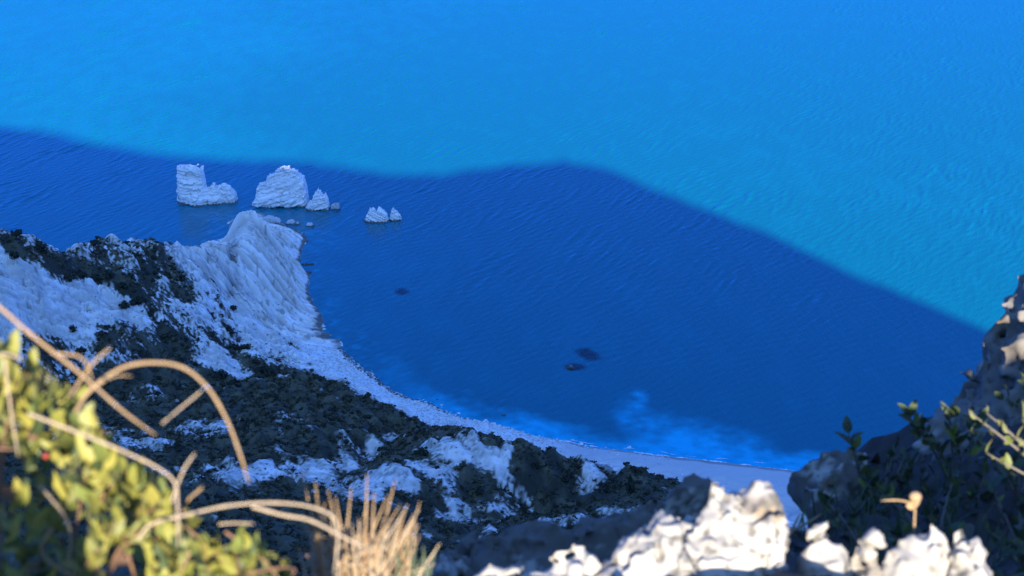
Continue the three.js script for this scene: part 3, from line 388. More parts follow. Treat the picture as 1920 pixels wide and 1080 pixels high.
{
  const r = rng(77), zones = [
    ['dark low shrub scattered on the hill top behind the headland', (x, z) => x < -108 && z < -540, 40], ['dark low shrub dotting the slope round the striped cliff', (x, z) => x < -120 && z >= -540, 45],
    ['dark low shrub on the green spur above the shingle', (x, z) => x < -30 && x >= -120 && z < -440, 45], ['dark low shrub on the near ridges and gullies', (x, z) => z >= -475 && x > -110, 50]];
  for (const [label, inside, count] of zones) for (let n = 0, tries = 0; n < count && tries < 20000; tries++) {
    const x = lerp(-190, 110, r()), z = lerp(-600, -340, r()); if (!inside(x, z)) continue;
    const q = ground(x, z); if (q[1] < 0.6 - 0.25 * r() || q[3] > 0.3 || q[0] < 5) continue;
    const s = 0.9 + 1.3 * r() * r(), m = single('low_shrub', balls[n % 3], n % 4 ? leafDark : leafOlive, label, 'shrub', label.replace('dark low shrub', 'low shrubs')); pending.push([m, 'low dark shrub', label.includes('striped') || label.includes('headland') ? 0 : 1]);
    m.position.set(x, q[0] - 0.15 * s, z); m.scale.set(s * (0.9 + 0.4 * r()), s * (0.8 + 0.3 * r()), s * (0.9 + 0.4 * r())); m.rotation.y = r() * 6.28; n++;
  }
  const list = [], M = new THREE.Matrix4(), Q = new THREE.Quaternion(), up = V(0, 1, 0);
  for (let t = 0; t < 110000 && list.length < 34000; t++) {
    const x = lerp(-215, 130, r()), z = lerp(-615, -290, r()), q = ground(x, z);
    if (q[0] < 4.5 || q[4] > 0.3) continue;
    const odds = q[3] > 0.5 ? 0.05 : 0.13 * (q[5] < 0.9 ? 1 : 0.35) + 0.95 * q[1] * sstep(-0.35, 0.25, n2(x * 0.12, z * 0.12 + 60)); if (r() > odds) continue;
    list.push([x, q[0] - 0.1, z, (0.34 + 0.85 * r() * r()) * (0.55 + 0.6 * q[1]), r() * 6.28, r()]);
  }
  const im = shadowed(new THREE.InstancedMesh(leafBall(5, 46, 0.75), std({ color: 0xffffff }), list.length)); im.name = 'scrub'; im.userData.kind = 'stuff'; tag(im, 'low maquis scrub and dry tussocks over the hillside', 'scrub');
  list.forEach(([x, y, z, s, a, c], i) => { M.compose(V(x, y, z), Q.setFromAxisAngle(up, a), V(s * 1.2, s, s * 1.2)); im.setMatrixAt(i, M); im.setColorAt(i, c < 0.5 ? lin(0.018 + 0.02 * c, 0.023 + 0.02 * c, 0.014) : lin(0.13 * c, 0.115 * c, 0.06 * c)); });
  scene.add(im);
}

// ---------------------------------------------------------------- stones on the beach
function stone(seed, flat = 0.6) {
  const g = new THREE.IcosahedronGeometry(1, 2), p = g.attributes.position;
  for (let i = 0; i < p.count; i++) { const x = p.getX(i), y = p.getY(i), z = p.getZ(i), k = 0.85 + 0.32 * n3(x * 0.9 + seed * 9, y * 0.9, z * 0.9) + 0.1 * n3(x * 2.4, y * 2.4 + seed, z * 2.4); p.setXYZ(i, Math.round(x * k * 7) / 7 * 0.5 + x * k * 0.5, y * k * flat, z * k * 0.8); }
  g.computeVertexNormals(); return g;
}
const stones = [stone(1), stone(2, 0.45), stone(3, 0.7), stone(4, 0.35)], stoneMats = [std({ color: lin(0.66, 0.64, 0.6) }), std({ color: lin(0.5, 0.49, 0.47) }), std({ color: lin(0.3, 0.29, 0.28) }), std({ color: lin(0.1, 0.095, 0.09) })];
const BOULDERS = [[-58.1, -549.5, 1, 2, 'dark boulder at the upper end of the waterline rocks'], [-51.2, -534, 1.1, 0, 'pale boulder at the water edge where the dark rocks end'], [-10.2, -506, 1.6, 0, 'whitest large boulder standing in the shallows of mid beach'], [-29.5, -526, 0.8, 3, 'dark boulder in the shallows off the shingle'], [-27.6, -521, 0.9, 1, 'grey boulder just inshore of the dark one in the shallows'], [22.5, -492, 0.9, 1, 'grey slab in the shallows near the start of the sand'], [-3.1, -512, 1, 3, 'dark sunken boulder farthest out in the shallows'], [-20.7, -514, 0.9, 0, 'pale slab half awash below the shingle'], [43.4, -486, 1.1, 0, 'pale flat slab awash off the grey sand'], [52, -454, 0.9, 0, 'lone white slab lying on the grey sand'], [105.7, -458, 1, 3, 'lone black rock on the sand at the right end of the beach'], [25.8, -489, 1.2, 0, 'large pale slab where shingle turns to sand']];
for (const [i, [x, z, s, m, label]] of BOULDERS.entries()) { const b = single('boulder', stones[i % 4], stoneMats[m], label, 'boulder', 'boulders picked out along the beach'); b.scale.setScalar(s); b.position.set(x, Math.max(HEIGHT(x, z), -0.15) + 0.1 * s, z); b.rotation.y = i * 2.1; }
{
  const r = rng(91), list = [], M = new THREE.Matrix4(), Q = new THREE.Quaternion(), E = new THREE.Euler(); let big = 0;
  for (let t = 0; t < 60000 && list.length < 9000; t++) {
    const x = lerp(-100, 60, r()), z = lerp(-610, -440, r()), q = ground(x, z); if (q[6] < -0.9 || q[6] > 7 || q[3] > 0.4 || (q[4] < 0.4 && q[6] > 0)) continue;
    const sandy = sstep(5, 25, x), edge = 1 - sstep(0, 2.5, Math.abs(q[6] - 0.4)); if (r() < sandy * 0.93 || (q[6] < 0 && r() < 0.6)) continue;
    const s = (0.16 + 0.5 * Math.pow(r(), 4)) * (1 + 0.9 * edge * r());
    if (s > 0.62 && big < 95) {
      const dark = q[6] < 0.9 && x < -45 && r() < 0.65, m = single('beach_rock', stones[big % 4], stoneMats[dark ? 2 + (big & 1) : big % 3 ? 0 : 1], dark ? 'dark wet rock in the line of rocks along the water edge' : 'pale rock among the white shingle of the beach', 'rock', dark ? 'dark rocks along the water edge' : 'pale rocks on the shingle');
      m.position.set(x, q[0] + 0.15 * s, z); m.scale.setScalar(s * 1.15); m.rotation.y = r() * 6.28; pending.push([m, dark ? 'dark wet rock' : 'pale beach rock', 2]); big++; continue;
    }
    list.push([x, q[0] + 0.1 * s, z, Math.min(s, 0.7), r() * 6.28, q[6] < 0.8 && x < -25 && r() < 0.6 ? 0.1 : 0.4 + 0.3 * r()]);
  }
  const im = shadowed(new THREE.InstancedMesh(stone(6), std({ color: 0xffffff }), list.length)); im.name = 'shingle'; im.userData.kind = 'stuff'; tag(im, 'loose white cobbles covering the upper beach', 'shingle');
  list.forEach(([x, y, z, s, a, c], i) => { M.compose(V(x, y, z), Q.setFromEuler(E.set(0, a, 0)), V(s, s, s)); im.setMatrixAt(i, M); im.setColorAt(i, lin(c, c * 0.98, c * 0.93)); });
  scene.add(im);
}
{ // say which one: place each repeat by the nearest landmark, its side of it and its rank there
  const marks = [[-160, -494, 'the round shrub on the striped cliff'], [-104, -505, 'the largest corner shrub'], [-95, -524, 'the gully strip of shrubs'], [-150, -519, 'the dark shrub belt over the cliff'], [-176, -509, 'the skyline shrubs at far left'], [38.8, -425, 'the cone-shaped tree'], [-32, -432, 'the white bluffs'], [-36, -414, 'the white pinnacle'], [-131, -515, 'the shrub amid the speckled scree'], [-128, -558, 'the hilltop hollow'], [-120, -590, 'the cleft beside the headland slab'], [-82, -402, 'the lower white patch'], [18, -444, 'the shrub on the rounded spur'], [-55, -540, 'the dark boulder at the waterline'], [-70, -480, 'the middle of the green spur'], [-10, -506, 'the whitest boulder in the shallows'], [26, -489, 'the large slab where sand begins'], [-92, -590, 'the foot of the headland slab'], [-35, -518, 'the dark boulder in the shallows']];
  const ord = ['nearest', 'second', 'third', 'fourth', 'fifth', 'sixth', 'seventh', 'eighth', 'ninth', 'tenth', 'eleventh', 'twelfth', 'thirteenth', 'fourteenth', 'fifteenth', 'sixteenth', 'seventeenth', 'eighteenth', 'nineteenth', 'twentieth', 'twenty-first', 'twenty-second', 'twenty-third', 'twenty-fourth'], cells = new Map();
  for (const [m, what] of pending) {
    let best; for (const q of marks) { const d = Math.hypot(m.position.x - q[0], (m.position.z - q[1]) * 0.6); if (!best || d < best[0]) best = [d, q]; }
    const dx = m.position.x - best[1][0], dz = (m.position.z - best[1][1]) * 0.6, side = Math.abs(dx) > Math.abs(dz) * 2 ? (dx > 0 ? 'right of' : 'left of') : Math.abs(dz) > Math.abs(dx) * 2 ? (dz < 0 ? 'above' : 'below') : (dz < 0 ? 'up ' : 'down ') + (dx > 0 ? 'right of' : 'left of');
    const key = what + '|' + side + ' ' + best[1][2]; if (!cells.has(key)) cells.set(key, []); cells.get(key).push([best[0], m]);
  }
  for (const [key, list] of cells) { const [what, where] = key.split('|'); list.sort((a, b) => a[0] - b[0]).forEach(([, m], i) => { m.userData.label = list.length > 1 ? what + ', ' + (ord[i] ?? 'farthest') + ' one ' + where : what + ' ' + where; }); }
}
{ // broken line of foam where the swell runs up the sand
  const pts = [[20, -492], [33, -489.5], [48, -484.5], [64, -478.5], [79, -474], [94, -470], [112, -464.5], [135, -460]].map(([x, z]) => { let d = 0; for (let k = 0; k < 80; k++) { const q = -12 + k * 0.3; if (coarse(CH, x, z + q) > 0) { d = q; break; } } return V(x, 0.1, z + d); });
  const c = new THREE.CatmullRomCurve3(pts), n = 700, pos = [], idx = [];
  for (let row = 0; row < 2; row++) for (let i = 0, last = -9; i <= n; i++) {
    const p = c.getPointAt(i / n), u = p.x, w = (0.5 + 0.5 * n2(u * 0.5, row * 9)) * sstep(-0.25, 0.5, n2(u * 0.09 + 4, row * 5)) * (row ? 0.35 : 0.75), off = row ? -2.6 + 1.2 * n2(u * 0.07, 8) : 0.5 * n2(u * 0.12, 2);
    const k = pos.length / 3; pos.push(p.x, 0.12, p.z + off - w, p.x, 0.13, p.z + off + w * 0.6);
    if (i && w > 0.04) idx.push(k - 2, k - 1, k, k, k - 1, k + 1);
  }
  const g = new THREE.BufferGeometry(); g.setAttribute('position', new THREE.Float32BufferAttribute(pos, 3)); g.setIndex(idx); g.computeVertexNormals();
  const m = structure('surf_foam', g, std({ color: lin(0.75, 0.76, 0.76) }), 'thin broken line of white foam along the sand', 'foam'); m.userData.kind = 'stuff';
}
// ---------------------------------------------------------------- the ledge at the viewpoint (metres from the eye, below it)
const at = (x, y, z) => V(x, EYE + y, z);
const ledge = (x, z) => {                                      // height of the ledge relative to the eye
  const d = -z, n = 0.07 * fbm2(x * 1.3, z * 1.3, 4), reach = lerp(lerp(2.45, 4.0, sstep(-0.1, 0.6, x)), 5.2, sstep(1.0, 1.25, x + 0.1 * n2(z, 4)));
  let y = -1.57 - 0.51 * sstep(2.3, 3.1, d) - 0.36 * Math.max(0, d - 3) + n;
  y -= 2.2 * Math.max(0, d - reach) + 0.1 * sstep(-1, 3, -d) ;
  y += 0.55 * Math.max(0, x - 1.25) * sstep(3.4, 4.4, d);
  if (d < 0) y -= 0.12 * -d;
  return y - 0.25 * Math.max(0, Math.abs(x) - 2.5);
};
{
  const nx = 190, nz = 240, pos = [], col = [], idx = [];
  for (let k = 0; k <= nz; k++) for (let i = 0; i <= nx; i++) {
    const x = -4.4 + i * 9.6 / nx, z = -7.6 + k * 13 / nz, y = ledge(x, z) + 0.018 * n2(x * 9, z * 9) + 0.01 * n2(x * 23, z * 23);
    pos.push(x, EYE + y, z);
    const g = sstep(0.15, 0.5, fbm2(x * 3, z * 3, 3));
    col.push(...mixc([0.03, 0.024, 0.017], [0.09, 0.08, 0.065], g * 0.7).map((q) => q * (1 + 0.3 * n2(x * 14, z * 14))));
  }
  for (let k = 0; k < nz; k++) for (let i = 0; i < nx; i++) { const a = k * (nx + 1) + i, b = a + 1, c = a + nx + 1, d = c + 1; idx.push(a, c, b, b, c, d); }
  const g = new THREE.BufferGeometry(); g.setAttribute('position', new THREE.Float32BufferAttribute(pos, 3)); g.setAttribute('color', new THREE.Float32BufferAttribute(col, 3)); g.setIndex(idx); g.computeVertexNormals();
  structure('ledge', g, std({ vertexColors: true }), 'dark stony soil of the clifftop ledge', 'ground');
}
// weathered limestone: union of lumps given in metres from the eye; pits, flutes, lichen and painted-in shade
const WHITE = [0.33, 0.3, 0.25], TAN = [0.17, 0.115, 0.06], LICHEN = [0.09, 0.082, 0.066], SHADE_CRUST = [0.09, 0.078, 0.062];  // last tone: thin stain on sunlit rocks, painted shade where it covers thickly
function karst(name, lumps, o, label, grp) {
  const { cover = 0.95, block = 0, bf = 3.4, cell = 0.011, k = 0.04, pit = 0.02, freq = 14, stain = 0.35, seed = 0, category = 'rock', cut } = o;
  let lo = V(9, 9, 9), hi = V(-9, -9, -9);
  for (const [x, y, z, a, b, c] of lumps) { lo.min(V(x - a, y - b, z - c)); hi.max(V(x + a, y + b, z + c)); }
  const base = V((lo.x + hi.x) / 2, lo.y, (lo.z + hi.z) / 2);
  lo.subScalar(pit * 3 + cell * 2); hi.addScalar(pit * 3 + cell * 2);
  const f = (x, y, z) => {
    let d = 9; for (const [cx, cy, cz, a, b, c] of lumps) d = smin(d, ell(x, y, z, cx, cy, cz, a, b, c), k);
    const q = fbm3(x * freq * 0.45 + seed, y * freq * 0.35, z * freq * 0.45, 2), p = n3(x * freq + seed, y * freq * 0.7, z * freq), s = n3(x * freq * 2.4, y * freq * 1.8 + seed, z * freq * 2.4);
    if (block) { const w = cells3(x * bf + 0.5 * q, y * bf * 0.76, z * bf); d += block * (w[0] - 0.5) * 2 + block * 0.7 * sstep(0.12, 0, w[1]); }
    return d + pit * (1.2 * q + 1.7 * Math.abs(p) - 0.5 + 0.45 * s + 0.3 * n3(x * freq * 5, y * freq * 4, z * freq * 5));
  };
  const g = nets(f, lo, hi, cell, (x, y, z) => {
    const t = fbm3(x * 6 + seed, y * 6, z * 6, 3), u = n3(x * 30, y * 30, z * 30 + seed);
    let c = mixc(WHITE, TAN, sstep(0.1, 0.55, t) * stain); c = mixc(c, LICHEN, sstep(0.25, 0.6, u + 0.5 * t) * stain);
    return mixc(c, SHADE_CRUST, (stain >= 1 ? cover : 0.25) * sstep(stain >= 1 ? -0.6 : -0.25, stain >= 1 ? -0.25 : 0.15, fbm3(x * 3.1 + seed, y * 3.1, z * 3.1, 3) + 0.3 * u));
  });
  g.translate(-base.x, -base.y, -base.z);
  const m = single(name, g, rockMat, label, category, grp); m.position.copy(at(base.x, base.y, base.z)); return m;
}
const WR = 'sunlit limestone rocks along the ledge';
karst('limestone_rock', [[0.395, -1.66, -2.5, 0.14, 0.16, 0.14], [0.43, -1.56, -2.55, 0.085, 0.09, 0.08], [0.402, -1.49, -2.57, 0.026, 0.055, 0.03], [0.437, -1.505, -2.575, 0.03, 0.03, 0.03], [0.45, -1.5, -2.57, 0.02, 0.04, 0.024], [0.492, -1.51, -2.565, 0.026, 0.07, 0.03], [0.5, -1.6, -2.5, 0.035, 0.1, 0.07], [0.3, -1.66, -2.5, 0.11, 0.12, 0.1], [0.21, -1.7, -2.48, 0.1, 0.11, 0.1], [0.33, -1.55, -2.55, 0.045, 0.03, 0.05], [0.25, -1.585, -2.53, 0.045, 0.025, 0.04]], { seed: 1, k: 0.018, stain: 0.9, pit: 0.01, freq: 16, block: 0.018, bf: 11, cell: 0.0075 }, 'jagged sun-bleached limestone rock with pronged top in the middle foreground', WR);
karst('limestone_rock', [[0.12, -1.69, -2.47, 0.09, 0.1, 0.1], [0.03, -1.7, -2.47, 0.07, 0.09, 0.08], [-0.04, -1.72, -2.47, 0.06, 0.09, 0.08], [0.145, -1.61, -2.5, 0.03, 0.03, 0.03]], { seed: 4, pit: 0.007, block: 0.02, bf: 10 }, 'low white rock left of the pronged rock at the bottom edge', WR);
karst('limestone_rock', [[0.6, -1.64, -2.5, 0.05, 0.11, 0.06], [0.63, -1.62, -2.47, 0.04, 0.07, 0.05]], { seed: 7, stain: 0.9, k: 0.016, pit: 0.009, block: 0.014, bf: 12, cell: 0.008 }, 'rounded cream and brown rock next right of the pronged rock', WR);
karst('limestone_rock', [[0.689, -1.56, -2.48, 0.024, 0.036, 0.03], [0.7, -1.64, -2.46, 0.05, 0.07, 0.06], [0.755, -1.66, -2.44, 0.06, 0.08, 0.06]], { seed: 10, stain: 0.6, k: 0.012, pit: 0.008, block: 0.014, bf: 13, cell: 0.008 }, 'white rock with a small knob on top, third from the left', WR);
karst('limestone_rock', [[0.8, -1.62, -2.46, 0.055, 0.1, 0.06], [0.775, -1.56, -2.47, 0.04, 0.035, 0.035], [0.815, -1.55, -2.465, 0.022, 0.045, 0.03], [0.76, -1.6, -2.46, 0.045, 0.07, 0.05]], { seed: 13, stain: 0.7, k: 0.014, pit: 0.009, block: 0.016, bf: 11, cell: 0.008 }, 'notched white rock with a peaked right shoulder', WR);
karst('limestone_rock', [[0.875, -1.6, -2.43, 0.04, 0.085, 0.05], [0.89, -1.535, -2.44, 0.025, 0.04, 0.03]], { seed: 16, stain: 0.9, k: 0.016, pit: 0.009, block: 0.014, bf: 12, cell: 0.008 }, 'rightmost cream rock of the sunlit row', WR);
// the rocks past the edge, pale limestone with shade painted into its colour
karst('shade_toned_rock', [[0.5, -2.33, -3.62, 0.16, 0.2, 0.14], [0.37, -2.38, -3.6, 0.15, 0.17, 0.14], [0.59, -2.25, -3.64, 0.09, 0.13, 0.1]], { seed: 21, cell: 0.014, pit: 0.022, freq: 12, stain: 1, block: 0.07, bf: 5, k: 0.05 }, 'dark shaded rock right behind the pronged rock', 'shaded rocks past the ledge');
karst('shade_toned_rock', [[0.2, -2.36, -3.58, 0.19, 0.17, 0.14], [0.02, -2.42, -3.58, 0.18, 0.19, 0.14], [0.32, -2.27, -3.6, 0.12, 0.08, 0.1]], { seed: 24, cell: 0.014, pit: 0.022, freq: 12, stain: 1, block: 0.07, bf: 5, k: 0.05 }, 'grey shaded rock sloping down left from the dark one', 'shaded rocks past the ledge');
karst('shade_toned_rock', [[-0.14, -2.45, -3.55, 0.15, 0.16, 0.14], [-0.26, -2.52, -3.5, 0.14, 0.15, 0.12]], { seed: 27, cell: 0.014, pit: 0.022, freq: 12, stain: 1, block: 0.06, bf: 5, k: 0.05 }, 'lowest shaded rock at the bottom edge beside the dry tuft', 'shaded rocks past the ledge');
// the outcrop on the right and its stones, their dark tone painted-in shade
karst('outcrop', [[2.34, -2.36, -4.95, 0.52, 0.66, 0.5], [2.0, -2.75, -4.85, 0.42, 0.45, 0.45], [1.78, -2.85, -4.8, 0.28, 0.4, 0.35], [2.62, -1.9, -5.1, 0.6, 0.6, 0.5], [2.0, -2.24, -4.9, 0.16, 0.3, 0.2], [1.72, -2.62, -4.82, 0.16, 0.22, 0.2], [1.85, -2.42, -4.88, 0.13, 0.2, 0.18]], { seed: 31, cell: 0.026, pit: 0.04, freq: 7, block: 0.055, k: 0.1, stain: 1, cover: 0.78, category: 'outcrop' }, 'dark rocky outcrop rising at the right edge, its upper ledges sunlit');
karst('rock_wall', [[3.5, -2.6, -3.6, 1.0, 1.4, 2.6], [3.3, -2.3, -1.2, 0.8, 1.2, 1.6], [3.9, -2.6, -4.4, 1.1, 1.3, 2]], { seed: 46, cell: 0.09, pit: 0.06, freq: 3, block: 0.15, bf: 1.6, k: 0.3, category: 'rock wall' }, 'tall rock wall closing the ledge on the right');
karst('shade_toned_stone', [[1.5, -2.75, -4.5, 0.16, 0.15, 0.14]], { seed: 34, cell: 0.02, pit: 0.03, freq: 8, block: 0.05, bf: 7, stain: 1 }, 'dark stone at the foot of the outcrop', 'dark stones on the shaded slope');
karst('shade_toned_stone', [[1.2, -2.72, -4.75, 0.13, 0.12, 0.12]], { seed: 36, cell: 0.02, pit: 0.03, freq: 8, block: 0.05, bf: 7, stain: 1 }, 'dark stone at the lip of the slope above the beach', 'dark stones on the shaded slope');
karst('shade_toned_stone', [[1.62, -2.3, -3.7, 0.16, 0.17, 0.14]], { seed: 38, cell: 0.02, pit: 0.03, freq: 8, block: 0.05, bf: 7, stain: 1 }, 'nearest dark stone low on the right edge', 'dark stones on the shaded slope');
// boulders added beside the viewpoint, out of the picture, to keep the sun off its corners
karst('shading_boulder', [[-1.2, -1.02, 0.05, 0.5, 0.75, 0.35], [-0.76, -1.0, 0.05, 0.24, 0.66, 0.3], [-0.62, -1.19, 0.05, 0.2, 0.6, 0.25]], { seed: 41, cell: 0.04, pit: 0.03, freq: 6, category: 'boulder' }, 'unseen boulder added left of the viewpoint to shade the corner bush');
karst('shading_boulder', [[1.85, -1.5, -0.9, 0.5, 0.5, 0.4], [1.4, -1.5, -0.9, 0.34, 0.36, 0.35], [2.5, -1.5, -0.9, 0.5, 0.45, 0.4]], { seed: 43, cell: 0.04, pit: 0.03, freq: 6, category: 'boulder' }, 'unseen boulder added right of the viewpoint to shade the right slope');

// ---------------------------------------------------------------- plants on the ledge
const tube = (pts, r0, r1, seg = 14, sides = 6) => {
  const c = new THREE.CatmullRomCurve3(pts), g = new THREE.TubeGeometry(c, seg, 1, sides), p = g.attributes.position, q = V();
  for (let i = 0; i < p.count; i++) { const t = Math.floor(i / (sides + 1)) / seg; c.getPointAt(t, q); const k = lerp(r0, r1, t) * (1 + 0.28 * Math.exp(-((((t * 5.3 + r0 * 900) % 1 - 0.5) / 0.06) ** 2))) * (t > 0.9 ? lerp(1, 0.45, (t - 0.9) * 10) : 1); p.setXYZ(i, q.x + (p.getX(i) - q.x) * k, q.y + (p.getY(i) - q.y) * k, q.z + (p.getZ(i) - q.z) * k); }
  return g;
};
function leafGeo(l, w, fold, curl) {                           // an obovate leaf along +y, folded at its midrib
  const pos = [], idx = [], n = 6;
  for (let i = 0; i <= n; i++) { const t = i / n, ww = w * Math.sin(Math.PI * Math.pow(t, 0.8)) ** 0.75, y = t * l, z = -curl * t * t * l; for (const s of [-1, 0, 1]) pos.push(s * ww, y, z + Math.abs(s) * fold * ww); }
  for (let i = 0; i < n; i++) for (let s = 0; s < 2; s++) { const a = i * 3 + s; idx.push(a, a + 1, a + 3, a + 1, a + 4, a + 3); }
  const g = new THREE.BufferGeometry(); g.setAttribute('position', new THREE.Float32BufferAttribute(pos, 3)); g.setIndex(idx); g.computeVertexNormals(); return g;
}
const leaves = [leafGeo(0.039, 0.0088, 0.35, 0.25), leafGeo(0.043, 0.0092, 0.2, 0.4), leafGeo(0.034, 0.0092, 0.5, 0.1), leafGeo(0.027, 0.0078, 0.3, 0.5)];
const leafM = (r, g, b) => new THREE.MeshPhysicalMaterial({ color: lin(r, g, b), roughness: 0.55, transmission: 0.25, thickness: 0, specularIntensity: 0.5 });
const leafMats = [leafM(0.2, 0.19, 0.035), leafM(0.14, 0.16, 0.035), leafM(0.26, 0.23, 0.045), leafM(0.05, 0.07, 0.026), leafM(0.18, 0.18, 0.06), leafM(0.2, 0.11, 0.06)];
const UPY = V(0, 1, 0), leafTint = leafM(1, 1, 1);
function leafy(g, o, spots, leafMax, r, tone, size = 1) {       // leaves set round twig ends: the first ones are single meshes, the rest one instanced part
  const rest = []; let n = 0;
  for (const [tip, dir, count, span] of spots) for (let i = 0; i < count; i++) {
    const t = i / Math.max(1, count - 1), a = i * 2.4 + r() * 0.6, side = V(Math.cos(a), 0.25 + 0.8 * t, Math.sin(a)).addScaledVector(dir, 0.5 + 0.5 * t).normalize();
    const p = tip.clone().addScaledVector(dir, -span * (1 - t)).sub(o), q = new THREE.Quaternion().setFromUnitVectors(UPY, side).multiply(new THREE.Quaternion().setFromAxisAngle(UPY, r() * 6.28)), s = size * (0.48 + 0.7 * r());
    if (n < leafMax) { const m = part('leaf', leaves[Math.floor(r() * 4)], leafMats[tone(r)], g); m.position.copy(p); m.quaternion.copy(q); m.scale.setScalar(s); n++; } else rest.push([p, q, s]);
  }
  if (rest.length) {
    const im = shadowed(new THREE.InstancedMesh(leaves[0], leafTint, rest.length)); im.name = 'inner_leaves'; im.userData.kind = 'stuff'; const M = new THREE.Matrix4();
    rest.forEach(([p, q, s], i) => { im.setMatrixAt(i, M.compose(p, q, V(s, s, s))); im.setColorAt(i, leafMats[tone(r)].color); }); g.add(im);
  }
}
const strawM = [std({ color: lin(0.27, 0.175, 0.085), roughness: 1 }), std({ color: lin(0.32, 0.24, 0.15), roughness: 1 }), std({ color: lin(0.17, 0.085, 0.04), roughness: 0.8 }), std({ color: lin(0.075, 0.095, 0.05), roughness: 1 })];
const bushTop = (x) => { const p = [[-1.3, -0.55], [-0.9, -0.6], [-0.65, -0.71], [-0.58, -0.76], [-0.545, -0.81], [-0.5, -0.865], [-0.465, -0.915], [-0.44, -0.945], [-0.38, -0.99], [-0.32, -1.02], [-0.29, -1.07], [-0.2, -1.15], [0, -1.3]]; let i = 0; while (i < p.length - 2 && p[i + 1][0] < x) i++; return lerp(p[i][1], p[i + 1][1], clamp((x - p[i][0]) / (p[i + 1][0] - p[i][0]))); };
function bush(label, x0, x1, twigs, seed, root, single300) {
  const r = rng(seed), o = at(...root), g = group('leafy_bush', o, label, 'bush', 'leafy bushes at the left of the ledge'), spots = [];
  for (let t = 0; t < twigs; t++) {
    const x = lerp(x0, x1, r()), d = 1.66 + 0.1 * (r() - 0.5) + (t < twigs * 0.6 ? 0 : 0.35 * (r() - 0.35)), y = bushTop(x * 1.66 / d) * d / 1.66 - 0.02 - (t < twigs * 0.45 ? 0.05 * r() : 0.42 * r());
    const tip = at(x, y, -d), from = o.clone().lerp(tip, 0.35 + 0.3 * r()).add(V((r() - 0.5) * 0.08, -0.05 * r(), (r() - 0.5) * 0.08)), dir = tip.clone().sub(from).normalize();
    if (t % 3 === 0) part('branch', tube([V(0, 0, 0), from.clone().sub(o), tip.clone().sub(o)], 0.004, 0.0013, 8, 5), strawM[2], g);
    spots.push([tip, dir, 7 + Math.floor(r() * 6), 0.07 + 0.04 * r()]);
  }
  for (let t = 0; t < 22; t++) { const x = lerp(x0, x1, r()), y = bushTop(x) - 0.3 * r() + 0.01, d = 1.6 + 0.1 * r(), a = at(x, y, -d).sub(o), b = a.clone().add(V((r() - 0.3) * 0.1, (r() - 0.75) * 0.1, (r() - 0.5) * 0.05)), c = b.clone().add(V((r() - 0.3) * 0.07, (r() - 0.85) * 0.1, 0)); part('twig', tube([a, b, c], 0.0017, 0.0012, 6, 5), strawM[t % 3], g); }
  leafy(g, o, spots, single300, r, (q) => { const k = q(); return k < 0.32 ? 0 : k < 0.5 ? 1 : k < 0.74 ? 2 : k < 0.84 ? 3 : k < 0.985 ? 4 : 5; });
  return g;
}
bush('yellow-green leafy bush in the lower left corner', -0.98, -0.44, 170, 5, [-0.8, -1.5, -1.72], 300);
bush('lower green leafy bush between the corner bush and the dry tuft', -0.52, -0.27, 80, 6, [-0.42, -1.5, -1.75], 300);
{ // berries
  const BERRY = ['red berry at the upper rim of the corner bush under the thick straw', 'red berry in the left of the corner bush', 'red berry where the two bushes meet'], bm = std({ color: lin(0.22, 0.03, 0.018), roughness: 0.4 });
  for (const [x, y, z] of [[-0.55, -0.865, -1.7], [-0.59, -0.9, -1.66], [-0.45, -1.03, -1.65]]) { const b = single('red_berry', new THREE.SphereGeometry(0.0042, 10, 8), bm, BERRY.shift(), 'berry', 'red berries in the bush'); b.position.copy(at(x, y, z)); }
}
function stem(far, r0, r1, m, label) { const pts = far.map((p) => p.map((q) => q * 0.93)), o = at(...pts[0]); const s = single('dry_straw', tube(pts.map((p) => at(...p).sub(o)), r0 * 0.6, r1 * 0.46, 40, 10), strawM[m], label, 'straw', 'dry stems over the bush'); s.position.copy(o); return s; }
stem([[-0.565, -0.868, -1.72], [-0.549, -0.844, -1.728], [-0.508, -0.82, -1.752], [-0.468, -0.818, -1.764], [-0.432, -0.828, -1.769], [-0.401, -0.855, -1.763], [-0.377, -0.893, -1.749], [-0.359, -0.935, -1.731], [-0.347, -0.969, -1.715]], 0.0036, 0.0032, 0, 'long dry stem arching over in front of the hillside');
stem([[-0.72, -0.66, -1.72], [-0.649, -0.701, -1.7], [-0.601, -0.749, -1.697], [-0.545, -0.8, -1.693], [-0.494, -0.849, -1.685], [-0.454, -0.881, -1.68]], 0.0042, 0.0028, 0, 'straight thick straw slanting down from the left edge');
stem([[-0.468, -0.91, -1.768], [-0.449, -0.899, -1.787], [-0.418, -0.878, -1.805]], 0.0018, 0.0022, 1, 'short thin straw inside the arch');
stem([[-0.565, -0.866, -1.715], [-0.549, -0.845, -1.727], [-0.517, -0.829, -1.745], [-0.496, -0.831, -1.75]], 0.002, 0.0016, 0, 'thin curled straw under the arching stem');
stem([[-0.62, -0.86, -1.7], [-0.548, -0.895, -1.703], [-0.499, -0.92, -1.704], [-0.459, -0.943, -1.703], [-0.44, -0.96, -1.698], [-0.436, -0.988, -1.684], [-0.437, -1.04, -1.671]], 0.003, 0.0028, 1, 'pale straw bending down at the right rim of the corner bush');
stem([[-0.445, -0.985, -1.69], [-0.429, -0.946, -1.709], [-0.416, -0.929, -1.721]], 0.0022, 0.0024, 1, 'short forked straw pointing up beside the bent one');
stem([[-0.51, -1.075, -1.745], [-0.493, -1.054, -1.748], [-0.445, -1.048, -1.765], [-0.39, -1.043, -1.781], [-0.325, -1.045, -1.792], [-0.274, -1.055, -1.795], [-0.248, -1.068, -1.791], [-0.242, -1.087, -1.781], [-0.247, -1.14, -1.761]], 0.003, 0.0028, 1, 'long low straw arching into the dry tuft');
